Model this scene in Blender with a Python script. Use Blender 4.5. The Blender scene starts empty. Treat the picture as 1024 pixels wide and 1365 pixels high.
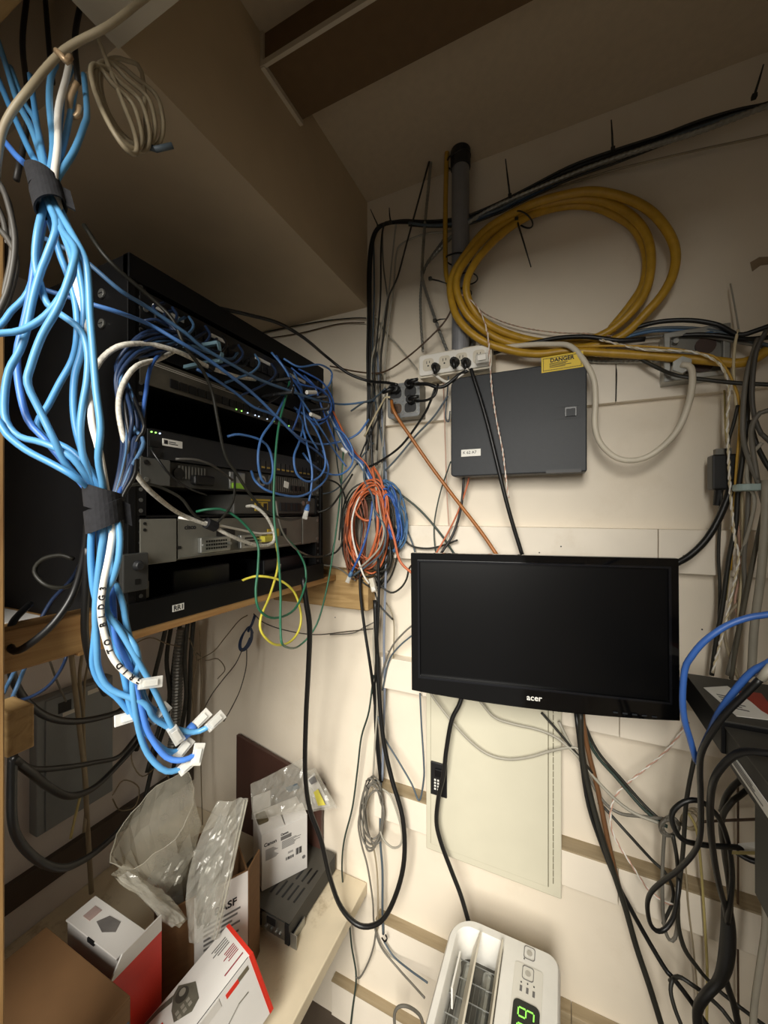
import bpy, bmesh, math, random
from mathutils import Vector, Matrix
random.seed(7)
C = bpy.context.scene.collection
SC = bpy.context.scene
V = Vector

# ------------------------------------------------------------------ camera, world, light, exposure
YAW = math.radians(24.7); F = 515.0
cam = bpy.data.objects.new('camera', bpy.data.cameras.new('camera')); C.objects.link(cam)
cam.data.sensor_fit = 'HORIZONTAL'; cam.data.sensor_width = 36; cam.data.lens = 36 * F / 1024
cam.data.clip_start = 0.01
cam.location = (0, 0, 0); cam.rotation_euler = (math.radians(90), 0, YAW)
SC.camera = cam
w = bpy.data.worlds.new('world'); SC.world = w; w.use_nodes = True
w.node_tree.nodes['Background'].inputs[0].default_value = (1.0, 0.93, 0.82, 1)
w.node_tree.nodes['Background'].inputs[1].default_value = 0.31
def area(name, loc, target, sx, sy, power, col):
    L = bpy.data.lights.new(name, 'AREA'); L.shape = 'RECTANGLE'; L.size = sx; L.size_y = sy
    L.energy = power; L.color = col
    o = bpy.data.objects.new(name, L); C.objects.link(o); o.location = loc
    o.rotation_euler = (V(target) - V(loc)).to_track_quat('-Z', 'Y').to_euler()
    return o
area('ceiling_lamp_outside', (0.25, -2.3, 1.70), (-0.1, 1.0, -0.4), 1.2, 1.2, 150, (1.0, 0.96, 0.88))
area('room_bounce_fill', (0.35, -3.2, 0.75), (0.0, 1.0, 0.0), 1.8, 1.3, 150, (1.0, 0.96, 0.88))  # added low fill, stands in for bounce off the outer room's walls
SC.view_settings.view_transform = 'Standard'; SC.view_settings.look = 'None'
SC.view_settings.gamma = 1; SC.view_settings.use_curve_mapping = False
SC.view_settings.exposure = 0.0
SC.cycles.max_bounces = 8; SC.cycles.transparent_max_bounces = 16

# ------------------------------------------------------------------ helpers
def ray(u, v):
    a = (u - 512) / F; b = (682.5 - v) / F
    s, c = math.sin(YAW), math.cos(YAW)
    return V((-s + a * c, c + a * s, b))
def W(u, v, k, mode='Y'):
    """point seen at (u, v): on the plane y=k, x=k, z=k or at depth k from the camera"""
    d = ray(u, v)
    t = k / d.y if mode == 'Y' else k / d.x if mode == 'X' else k / d.z if mode == 'Z' else k
    return d * t
def lin(h):
    h = h.lstrip('#')
    return tuple(((x / 12.92) if x <= .04045 else ((x + .055) / 1.055) ** 2.4) for x in (int(h[i:i + 2], 16) / 255 for i in (0, 2, 4)))
_M = {}
def mat(name, col, rough=.5, metal=0., var=.12, scale=25., bump=0., alpha=None, emit=None, spec=None, wear=None, wear_amt=.5, stretch=None, trans=0.):
    if name in _M: return _M[name]
    m = bpy.data.materials.new(name); m.use_nodes = True; nt = m.node_tree; b = nt.nodes['Principled BSDF']
    c = lin(col) if isinstance(col, str) else col
    b.inputs['Roughness'].default_value = rough; b.inputs['Metallic'].default_value = metal
    if spec is not None: b.inputs['Specular IOR Level'].default_value = spec
    tc = nt.nodes.new('ShaderNodeTexCoord'); mp = nt.nodes.new('ShaderNodeMapping')
    nt.links.new(tc.outputs['Object'], mp.inputs[0])
    if stretch: mp.inputs['Scale'].default_value = stretch
    n = nt.nodes.new('ShaderNodeTexNoise'); n.inputs['Scale'].default_value = scale; n.inputs['Detail'].default_value = 5
    nt.links.new(mp.outputs[0], n.inputs['Vector'])
    r = nt.nodes.new('ShaderNodeValToRGB')
    r.color_ramp.elements[0].position = .3; r.color_ramp.elements[1].position = .7
    r.color_ramp.elements[0].color = tuple(x * (1 - var) for x in c) + (1,)
    r.color_ramp.elements[1].color = tuple(min(1, x * (1 + var * .6)) for x in c) + (1,)
    nt.links.new(n.outputs['Fac'], r.inputs[0])
    out = r.outputs[0]
    if wear:
        n2 = nt.nodes.new('ShaderNodeTexNoise'); n2.inputs['Scale'].default_value = scale * .6; n2.inputs['Detail'].default_value = 8; n2.inputs['Roughness'].default_value = .7
        nt.links.new(mp.outputs[0], n2.inputs['Vector'])
        r2 = nt.nodes.new('ShaderNodeValToRGB'); r2.color_ramp.elements[0].position = .56; r2.color_ramp.elements[1].position = .74
        r2.color_ramp.elements[1].color = (wear_amt,) * 3 + (1,)
        nt.links.new(n2.outputs['Fac'], r2.inputs[0])
        mx = nt.nodes.new('ShaderNodeMix'); mx.data_type = 'RGBA'
        nt.links.new(r2.outputs[0], mx.inputs[0]); nt.links.new(out, mx.inputs[6]); mx.inputs[7].default_value = lin(wear) + (1,)
        out = mx.outputs[2]
    nt.links.new(out, b.inputs['Base Color'])
    if bump:
        bp = nt.nodes.new('ShaderNodeBump'); bp.inputs['Strength'].default_value = bump; bp.inputs['Distance'].default_value = .002
        nt.links.new(n.outputs['Fac'], bp.inputs['Height']); nt.links.new(bp.outputs[0], b.inputs['Normal'])
    if alpha is not None: b.inputs['Alpha'].default_value = alpha
    if trans: b.inputs['Transmission Weight'].default_value = trans
    if emit:
        b.inputs['Emission Color'].default_value = lin(emit[0]) + (1,); b.inputs['Emission Strength'].default_value = emit[1]
    _M[name] = m
    return m
def wood(name, col, col2, axis=1, scale=9.):
    if name in _M: return _M[name]
    m = mat(name, col, .65, var=.2, scale=18, bump=.25); nt = m.node_tree; b = nt.nodes['Principled BSDF']
    mp = [n for n in nt.nodes if n.type == 'MAPPING'][0]
    s = [14., 14., 14.]; s[axis] = 1.2; mp.inputs['Scale'].default_value = s
    nz = [n for n in nt.nodes if n.type == 'TEX_NOISE'][0]; nz.inputs['Scale'].default_value = scale * .45; nz.inputs['Distortion'].default_value = 1.2
    r = [n for n in nt.nodes if n.type == 'VALTORGB'][0]
    r.color_ramp.elements[0].color = lin(col2) + (1,); r.color_ramp.elements[1].color = lin(col) + (1,)
    return m

class MB:
    def __init__(s): s.v = []; s.f = []
    def add(s, vs, fs):
        o = len(s.v); s.v += [V(x) for x in vs]; s.f += [tuple(i + o for i in f) for f in fs]; return s
    def hexa(s, p): return s.add(p, [(0, 3, 2, 1), (4, 5, 6, 7), (0, 1, 5, 4), (1, 2, 6, 5), (2, 3, 7, 6), (3, 0, 4, 7)])
    def box(s, x0, x1, y0, y1, z0, z1):
        return s.hexa([(x0, y0, z0), (x1, y0, z0), (x1, y1, z0), (x0, y1, z0), (x0, y0, z1), (x1, y0, z1), (x1, y1, z1), (x0, y1, z1)])
    def obox(s, o, a, b, c):
        o, a, b, c = V(o), V(a), V(b), V(c)
        return s.hexa([o, o + a, o + a + b, o + b, o + c, o + a + c, o + a + b + c, o + b + c])
    def prism(s, poly, d):
        n = len(poly); P = [V(p) for p in poly]; d = V(d)
        return s.add(P + [p + d for p in P], [tuple(range(n))[::-1], tuple(range(n, 2 * n))] + [(i, (i + 1) % n, n + (i + 1) % n, n + i) for i in range(n)])
    def ring(s, outer, inner, d):
        """a slab between two equal-length outlines, with a hole"""
        n = len(outer); O = [V(p) for p in outer]; I = [V(p) for p in inner]; d = V(d)
        vs = O + I + [p + d for p in O] + [p + d for p in I]; fs = []
        for i in range(n):
            j = (i + 1) % n
            fs += [(i, n + i, n + j, j), (2 * n + i, 2 * n + j, 3 * n + j, 3 * n + i), (i, j, 2 * n + j, 2 * n + i), (n + i, 3 * n + i, 3 * n + j, n + j)]
        return s.add(vs, fs)
    def tube(s, pts, r, n=8, cap=True):
        P = [V(p) for p in pts]; m = len(P)
        if m < 2: return s
        T = [(P[min(i + 1, m - 1)] - P[max(i - 1, 0)]) for i in range(m)]
        T = [t.normalized() if t.length > 1e-9 else V((0, 0, 1)) for t in T]
        up = V((0, 0, 1)) if abs(T[0].z) < .9 else V((1, 0, 0))
        nn = (up - T[0] * up.dot(T[0])).normalized(); vs = []
        for i in range(m):
            nn = (nn - T[i] * nn.dot(T[i]))
            nn = nn.normalized() if nn.length > 1e-6 else T[i].orthogonal().normalized()
            bb = T[i].cross(nn); rr = r[i] if isinstance(r, (list, tuple)) else r
            for k in range(n):
                a = 2 * math.pi * k / n; vs.append(P[i] + (nn * math.cos(a) + bb * math.sin(a)) * rr)
        fs = [(i * n + k, i * n + (k + 1) % n, (i + 1) * n + (k + 1) % n, (i + 1) * n + k) for i in range(m - 1) for k in range(n)]
        if cap: fs += [tuple(range(n))[::-1], tuple(range((m - 1) * n, m * n))]
        return s.add(vs, fs)
    def cyl(s, p0, p1, r, n=16, r1=None):
        return s.tube([p0, p1], [r, r if r1 is None else r1], n)
    def grid(s, P, nu, nv):
        return s.add(P, [(i * nv + j, i * nv + j + 1, (i + 1) * nv + j + 1, (i + 1) * nv + j) for i in range(nu - 1) for j in range(nv - 1)])
    def build(s, name, m, parent=None, bevel=0., smooth=False, loc=None):
        me = bpy.data.meshes.new(name)
        if loc is None:
            if parent is not None:
                loc = rootloc(parent)
            else:
                xs = [p.x for p in s.v]; ys = [p.y for p in s.v]; zs = [p.z for p in s.v]
                loc = V(((min(xs) + max(xs)) / 2, (min(ys) + max(ys)) / 2, min(zs)))
        me.from_pydata([p - loc for p in s.v], [], s.f)
        bm = bmesh.new(); bm.from_mesh(me); bmesh.ops.recalc_face_normals(bm, faces=bm.faces); bm.to_mesh(me); bm.free()
        if smooth:
            me.polygons.foreach_set('use_smooth', [True] * len(me.polygons))
        me.materials.append(m)
        o = bpy.data.objects.new(name, me); C.objects.link(o)
        if parent is not None: o.parent = parent
        else: o.location = loc
        if smooth == 'split':
            e = o.modifiers.new('split', 'EDGE_SPLIT'); e.split_angle = math.radians(38)
        if bevel:
            b = o.modifiers.new('edge', 'BEVEL'); b.width = bevel; b.segments = 2; b.limit_method = 'ANGLE'; b.angle_limit = math.radians(40)
        return o
def rootloc(o):
    l = V((0, 0, 0))
    while o is not None:
        l = l + o.location; o = o.parent
    return l
def tag(o, label=None, cat=None, group=None, kind=None):
    if label: o['label'] = label
    if cat: o['category'] = cat
    if group: o['group'] = group
    if kind: o['kind'] = kind
    return o
def thing(name, label, cat, loc, group=None):
    o = bpy.data.objects.new(name, None); o.empty_display_size = .02; C.objects.link(o); o.location = loc
    return tag(o, label, cat, group)
def struct(name, mb, m, parent=None, **k):
    o = mb.build(name, m, parent, **k)
    if parent is None: o['kind'] = 'structure'
    return o
def B(*a): return MB().box(*a)

def spline(P, seg=5):
    P = [V(p) for p in P]; n = len(P)
    if n < 3: return P
    out = []
    for i in range(n - 1):
        p0, p1, p2, p3 = P[max(i - 1, 0)], P[i], P[i + 1], P[min(i + 2, n - 1)]
        # centripetal-like handling of the ends
        if i == 0: p0 = p1 * 2 - p2
        if i == n - 2: p3 = p2 * 2 - p1
        L = (p2 - p1).length; k = max(2, min(seg, int(L / .012) + 2))
        for j in range(k):
            t = j / k
            out.append(.5 * ((2 * p1) + (p2 - p0) * t + (2 * p0 - 5 * p1 + 4 * p2 - p3) * t * t + (3 * p1 - p0 - 3 * p2 + p3) * t ** 3))
    out.append(P[-1]); return out
def path(s, mode='Y', k=.96):
    """'u,v u,v,k ...' : pixels turned into points on the plane or depth k"""
    out = []
    for tok in s.split():
        q = tok.split(',')
        md, kk = mode, k
        if len(q) > 2:
            z = q[2]
            if z[0] in 'YXZd': md, kk = z[0], float(z[1:])
            else: kk = float(z)
        out.append(W(float(q[0]), float(q[1]), kk, md))
    return out
def cable_mb(P, r, n=7, seg=5): return MB().tube(spline(P, seg), r, n)
def cable(name, label, r, m, s, mode='Y', k=.96, cat='cable', group=None, n=7, kids=False):
    P = path(s, mode, k) if isinstance(s, str) else s
    if isinstance(s, str):                                   # cables leaving at the right run on to the side wall
        for e, f in ((0, 1), (-1, -2)):
            d = P[e] - P[f]
            if P[e].x > .24 and d.length > 1e-6 and d.x > .45 * d.length:
                q = P[e] + d * ((.429 - P[e].x) / d.x)
                if (q - P[e]).length < .35: P = [q] + P if e == 0 else P + [q]
    if kids:
        t = thing(name, label, cat, P[0] * 1.0, group)
        cable_mb(P, r, n).build('sheath', m, t, smooth=True)
        return t, P
    o = cable_mb(P, r, n).build(name, m, smooth=True)
    tag(o, label, cat, group); return o
def flex_mb(P, r, pitch=.006, n=8):
    S = spline(P, 12); out = []; acc = 0
    D = [S[0]]
    for i in range(len(S) - 1):
        a, b = S[i], S[i + 1]; L = (b - a).length
        if L < 1e-9: continue
        k = max(1, int(L / (pitch / 2)))
        for j in range(1, k + 1): D.append(a.lerp(b, j / k))
    rr = [r * (1.0 if i % 2 else .82) for i in range(len(D))]
    return MB().tube(D, rr, n)
def twisted(name, label, r, ma, mb_, s, mode='Y', k=.95, turns=60., group=None):
    P = spline(path(s, mode, k), 14); t = thing(name, label, 'cable', P[0], group)
    acc = 0; A = []; Bp = []
    for i, p in enumerate(P):
        if i: acc += (p - P[i - 1]).length
        T = (P[min(i + 1, len(P) - 1)] - P[max(i - 1, 0)]).normalized()
        n1 = T.cross(V((0, 1, 0.01))).normalized(); n2 = T.cross(n1)
        a = acc * turns * 2
        o = (n1 * math.cos(a) + n2 * math.sin(a)) * r * .95
        A.append(p + o); Bp.append(p - o)
    MB().tube(A, r, 5).build('strand', ma, t, smooth=True); MB().tube(Bp, r, 5).build('strand', mb_, t, smooth=True)
    return t
def text(name, body, pos, right, up, size, m, parent, ext=.0004, align='LEFT', bold=0.):
    cu = bpy.data.curves.new(name, 'FONT'); cu.body = body; cu.size = size; cu.extrude = ext; cu.align_x = align; cu.offset = bold
    cu.resolution_u = 3
    cu.materials.append(m); o = bpy.data.objects.new(name, cu); C.objects.link(o)
    r = V(right).normalized(); u = V(up); u = (u - r * u.dot(r)).normalized(); nrm = r.cross(u)
    M = Matrix((r, u, nrm)).transposed().to_4x4(); M.translation = V(pos) - rootloc(parent)
    me = bpy.data.meshes.new_from_object(o); bpy.data.objects.remove(o); bpy.data.curves.remove(cu)
    me.name = name
    if not me.materials: me.materials.append(m)
    o = bpy.data.objects.new(name, me); C.objects.link(o)
    o.parent = parent; o.matrix_local = M
    return o
def print_lines(name, pos, right, down, w_, h_, n, m, parent, nrm, th=.0004, vary=True):
    """small lines of print: thin raised strips joined"""
    mb = MB(); r = V(right).normalized(); d = V(down).normalized(); nn = V(nrm).normalized()
    for i in range(n):
        ww = w_ * (random.uniform(.6, 1) if vary else 1)
        mb.obox(V(pos) + d * (h_ * i / n), r * ww, d * (h_ / n * .45), nn * th)
    o = mb.build(name, m, parent); o['kind'] = 'stuff'; return o
def barcode(name, pos, right, down, w_, h_, n, m, parent, nrm, th=.0004):
    mb = MB(); r = V(right).normalized(); d = V(down).normalized(); nn = V(nrm).normalized()
    for i in range(n):
        mb.obox(V(pos) + r * (w_ * i / n), r * (w_ / n * random.choice((.35, .5, .7))), d * h_, nn * th)
    o = mb.build(name, m, parent); o['kind'] = 'stuff'; return o
def rrect(x0, x1, y0, y1, r, n=5):
    """rounded rectangle outline in 2-D, counter-clockwise; r one radius or four (bl, br, tr, tl)"""
    R_ = r if isinstance(r, (list, tuple)) else (r,) * 4
    out = []
    for (cx, cy, a0, q) in ((x0, y0, math.pi, R_[0]), (x1, y0, 1.5 * math.pi, R_[1]), (x1, y1, 0, R_[2]), (x0, y1, .5 * math.pi, R_[3])):
        mx = cx + (q if cx == x0 else -q); my = cy + (q if cy == y0 else -q)
        for i in range(n + 1):
            a = a0 + .5 * math.pi * i / n; out.append((mx + q * math.cos(a), my + q * math.sin(a)))
    return out

# ------------------------------------------------------------------ materials
WALL = mat('wall_paint', '#e5dac7', .55, var=.05, scale=7, bump=.08, wear='#b49a74', wear_amt=.18)
WALLG = mat('wall_paint_grey', '#dcd6d2', .6, var=.06, scale=9, bump=.1)
CEIL = mat('ceiling_paint', '#c8b9a0', .8, var=.05, scale=60, bump=.25)
SOFF = mat('soffit_paint', '#cbb99c', .6, var=.07, scale=8, bump=.2)
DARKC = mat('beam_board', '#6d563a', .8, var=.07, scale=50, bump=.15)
TRIMW = mat('bead_trim', '#cfc5b2', .6, var=.05)
FLOORM = mat('floor_concrete', '#5c5044', .8, var=.25, scale=14, bump=.3)
PLANKW = mat('plank_paint', '#e6dccb', .5, var=.06, scale=10, bump=.1, wear='#b99d72', wear_amt=.25)
RAWX = wood('raw_wood_x', '#b99a68', '#8e6f42', 0)
RAWY = wood('raw_wood_y', '#bd9660', '#93693a', 1)
RAWZ = wood('raw_wood_z', '#b08a56', '#85603a', 2)
PALEW = wood('weathered_ledge', '#a8977a', '#8d7c5e', 0)
COUNTER = mat('counter_paint', '#d8cbb0', .5, var=.08, scale=12, bump=.2, wear='#8c7550', wear_amt=.95)
BROWNB = mat('brown_board', '#4a3028', .5, var=.1, scale=12)
BLACK = mat('black_rubber', '#101010', .42, var=.2)
BLACKM = mat('black_metal', '#0b0b0c', .5, var=.15, scale=40, spec=.25)
BLACKP = mat('black_plastic', '#17181a', .35, var=.1)
GLOSSB = mat('gloss_black', '#070708', .08, var=.05)
SCREEN = mat('screen_matte', '#0a0a0b', .3, var=.05, spec=.22)
CHAR = mat('charcoal_plastic', '#24272b', .5, var=.06, scale=120, bump=.1, spec=.35)
CHAR2 = mat('charcoal_dark', '#1c1d1f', .5, var=.06)
GREYM = mat('grey_metal', '#74726b', .45, metal=.5, var=.12, scale=20)
ROUTER = mat('router_faceplate', '#77756c', .45, metal=.35, var=.15, scale=22)
SILVER = mat('zinc_steel', '#a5a6a2', .33, metal=.85, var=.15, scale=30)
STEELP = mat('outlet_steel', '#87898a', .4, metal=.7, var=.18, scale=40)
CONDUIT = mat('conduit_grey', '#85868a', .5, metal=.2, var=.12, scale=18)
PANELG = mat('panel_enamel', '#cac5b0', .42, var=.03, scale=15)
GBOX = mat('grey_enamel_box', '#8b9194', .5, var=.08, scale=12)
WHITEP = mat('white_plastic', '#e3e0d8', .4, var=.04)
IVORY = mat('ivory_plastic', '#d0c8b6', .45, var=.08)
WHITEL = mat('white_label', '#e4e2da', .55, var=.05)
INK = mat('black_ink', '#16161a', .6, var=.05)
INKG = mat('grey_ink', '#6c6a68', .6, var=.05)
INKR = mat('red_ink', '#8c3440', .6, var=.05)
YELLOWL = mat('danger_yellow', '#e6c62c', .5, var=.04)
CB = mat('cardboard', '#6f5030', .8, var=.1, scale=16, stretch=(1, 1, 6))
CBD = mat('cardboard_dark', '#7a5a36', .8, var=.1, scale=14)
WBOX = mat('white_carton', '#dad7d2', .55, var=.04, scale=14)
REDC = mat('red_carton', '#d23222', .45, var=.06)
TAN = mat('tan_wire', '#9a8d74', .5, var=.12)
GREY = mat('grey_cable', '#6f6b62', .5, var=.12)
LGREY = mat('light_grey_cable', '#a29d8f', .5, var=.1)
SLATE = mat('slate_cable', '#4d5962', .5, var=.12)
DKOL = mat('dark_cable', '#26251f', .5, var=.15)
BRN = mat('brown_cord', '#4a3420', .5, var=.15)
ORB = mat('amber_cord', '#a4652c', .42, var=.15)
BLUE = mat('sky_blue_cable', '#5896c4', .38, var=.08, scale=40)
BLUE2 = mat('mid_blue_cable', '#4f92c8', .4, var=.1)
ROYAL = mat('royal_blue_cable', '#355fa8', .4, var=.12)
PATCHB = mat('patch_blue', '#4a76b4', .4, var=.12)
NAVY = mat('navy_cable', '#1d3050', .45, var=.2)
STEELB = mat('dusty_blue_cable', '#4a6f96', .45, var=.15)
WHITEC = mat('white_cable', '#eae6dc', .4, var=.06)
BRAID = mat('braided_white', '#d6d2c6', .6, var=.35, scale=220)
CREAMC = mat('cream_cable', '#cdbf9c', .45, var=.08)
GREEN = mat('green_cable', '#2c6f52', .4, var=.12)
DGREEN = mat('dark_green_cable', '#2f3d36', .45, var=.12)
YEL = mat('yellow_patch', '#d8cc4c', .42, var=.06)
YELB = mat('yellow_hose', '#b88f28', .42, var=.15, scale=60)
YELT = mat('yellow_wire', '#c49a34', .5, var=.1)
ORANGE = mat('orange_cable', '#c4683f', .42, var=.12)
PINKW = mat('pink_wire', '#c49c88', .5, var=.1)
PALEY = mat('pale_yellow_wire', '#b8a86c', .5, var=.1)
VELCRO = mat('velcro', '#1b1b1f', .9, var=.25, scale=150, bump=.4)
CLEARP = mat('clear_plug', '#e6e4dc', .15, var=.1, alpha=.5, spec=.8)
BAG = mat('clear_bag', '#cfccc0', .1, var=.08, scale=30, alpha=.30, bump=.4, spec=1.)
BAGM = mat('milky_bag', '#c9c4b2', .2, var=.12, scale=25, alpha=.44, bump=.5, spec=.8)
BAGS = mat('silver_bag', '#a9a79d', .2, metal=.3, var=.25, scale=45, alpha=.82, bump=.6)
TEAL = mat('pale_teal_plastic', '#9fb4b2', .5, var=.05)
DISP = mat('display_black', '#0a100a', .15, var=.02)
DIGIT = mat('display_digit', '#88dd55', .5, var=.0, emit=('#7fe04a', 1.3))
LED = mat('led_green', '#b8ff9a', .5, var=.0, emit=('#a8ff70', 1.5))
LEDW = mat('led_white', '#e0f0ff', .5, var=.0, emit=('#cfe4ff', 1.5))
LIME = mat('lime_latch', '#9ad03a', .4, var=.05)

# ================================================================== structure
FZ = -1.52; CZ = 0.90; XL = -1.25; XR = 0.43
wall = struct('wall_back', B(XL - .05, XR + .05, 1.0, 1.06, FZ, CZ + .3), WALL)
struct('wall_left', B(XL - .05, XL, -.12, 1.0, FZ, CZ + .3), WALLG)
struct('wall_right', B(XR, XR + .05, -.12, 1.0, FZ, CZ + .3), WALL)
struct('floor', B(XL - .05, XR + .05, -.12, 1.06, FZ - .05, FZ), FLOORM)
struct('ceiling', B(-.5135, XR, .68, 1.0, CZ, CZ + .05), CEIL)
struct('ceiling', B(-.5135, XR, .307, .566, CZ, CZ + .05), CEIL)
sof = struct('ceiling_soffit', B(XL, -.5135, .306, 1.0, .595, CZ + .05), SOFF)
beam = struct('ceiling_beam', B(-.5135, XR, .566, .68, .842, CZ + .05), DARKC)
struct('trim_1', B(-.5133, -.505, .562, .682, .832, .8425), TRIMW)
struct('trim_2', B(-.5133, XR, .5605, .567, .834, .8445), TRIMW)
struct('trim_3', B(-.5133, -.507, .5605, .5665, .8445, CZ), TRIMW)
struct('trim_4', B(-.5135, XR, .02, .306, .590, CZ + .05), mat('header_board', '#c4bba8', .6, var=.04))
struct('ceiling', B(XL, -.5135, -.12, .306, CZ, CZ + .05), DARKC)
struct('wall_front', B(XL, -.64, -.14, -.10, FZ, CZ + .3), WALLG)
struct('wall_front', B(.17, XR, -.14, -.10, FZ, CZ + .3), WALLG)
struct('wall_front', B(-.64, .17, -.14, -.10, .50, CZ + .3), WALLG)
def plank(x0, x1, z0, z1, th, m=PLANKW):
    return B(x0, x1, 1.0 - th, 1.0, z0, z1).build('plank', m, wall, bevel=.0015)
XS = -.472
for x0, x1, z0, z1, th in ((XS, .1075, .24, .335, .02), (.1085, XR, .24, .335, .02),
                           (XS, .1825, -.126, -.036, .03), (.1835, XR, -.126, -.036, .03),
                           (XS, .1125, -.484, -.40, .035), (.1135, XR, -.484, -.40, .035),
                           (XS, .1095, -.842, -.762, .04), (.1105, XR, -.842, -.762, .04),
                           (XS, -.05, -1.222, -1.138, .03)):
    plank(x0, x1, z0, z1, th)
plank(-.049, .0195, -1.222, -1.138, .03, PALEW); plank(.0205, XR, -1.222, -1.138, .03, PALEW)
plank(-.62, .07, -1.49, -1.39, .025); plank(.071, XR, -1.49, -1.39, .025)
B(XS, XR, .9595, 1.0, -.762, -.758).build('ledge', PALEW, wall)
B(XS, -.05, .969, 1.0, -1.138, -1.1345).build('ledge', PALEW, wall)
B(-.62, XR, .974, 1.0, -1.39, -1.387).build('ledge', PALEW, wall)
for u, v in ((906, 739), (748, 727), (936, 839), (518, 868), (540, 911), (447, 823), (720, 735)):
    p = W(u, v, .9965 if v < 700 else .9995); MB().cyl(p, p + V((0, -.032 if 700 < v < 740 else -.001, 0)), .0016, 8).build('nail', DKOL, wall)
q = [W(1000, 350, .9995), W(1012, 343, .9995), W(1030, 342, .9995), W(1030, 352, .9995), W(1014, 354, .9995), W(1003, 362, .9995)]
MB().prism(q, (0, -.0006, 0)).build('paint_scuff', mat('scuff_brown', '#8d7a60', .7, var=.3), wall)
# left wall board
wl = [o for o in bpy.data.objects if o.name == 'wall_left'][0]
B(XL, XL + .02, -.1, 1.0, -.985, -.92).build('plank', mat('dark_board', '#4b4038', .6, var=.1), wl, bevel=.0015)
# door post nearest the camera
t = thing('wooden_post', 'bare pine post running up the left edge of the picture', 'post', (-.575, .165, -1.075))
B(-.60, -.5495, .12, .2095, -1.075, .30).build('post_body', RAWZ, t, bevel=.002)
B(-.66, -.5495, .12, .235, .60, .64).build('head_block', RAWX, t, bevel=.002)
# timber end below the shelf
o = MB().box(-.665, -.612, .235, .262, -.30, -.245).build('timber_block', RAWX, bevel=.002)
tag(o, 'short sawn timber end below the rack shelf beside the pine post', 'timber')

# ------------------------------------------------------------------ rack shelf
sh = thing('rack_shelf', 'plywood shelf carrying the black equipment rack, pine front edge', 'shelf', (-.92, .62, -.195))
B(XL + .002, -.589, .30, .95, -.194, -.180).build('plywood_board', RAWY, sh, bevel=.001)
B(-.632, -.5885, .215, .335, -.190, -.139).build('front_rail', RAWY, sh, bevel=.003)
B(XL + .002, -.70, .306, .352, -.180, -.176).build('painted_strip', WBOX, sh)
o = B(-.82, -.487, .953, .998, -.275, -.165).build('wood_ledger', RAWX, bevel=.003); tag(o, 'raw pine block fixed to the wall at the far end of the rack shelf', 'timber')
o = B(-1.0, -.94, .97, .999, -.29, -.195).build('wood_cleat', mat('dark_cleat', '#6a553a', .7, var=.2), bevel=.002); tag(o, 'small dark wood cleat on the wall right below the rack shelf', 'timber')

# ------------------------------------------------------------------ counter
ct = thing('bench_counter', 'worn cream painted wooden bench top under the rack, piled with boxes', 'counter', (-.88, .5, -1.12))
B(XL + .002, -.5135, -.10, .998, -1.11, -1.075).build('worktop', COUNTER, ct, bevel=.003)
B(-.60, -.58, .0, .998, -1.15, -1.11).build('front_rail', COUNTER, ct)
B(-.98, -.94, .95, .998, FZ, -1.11).build('leg', COUNTER, ct)
B(-.98, -.94, -.06, -.02, FZ, -1.11).build('leg', COUNTER, ct)

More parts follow.
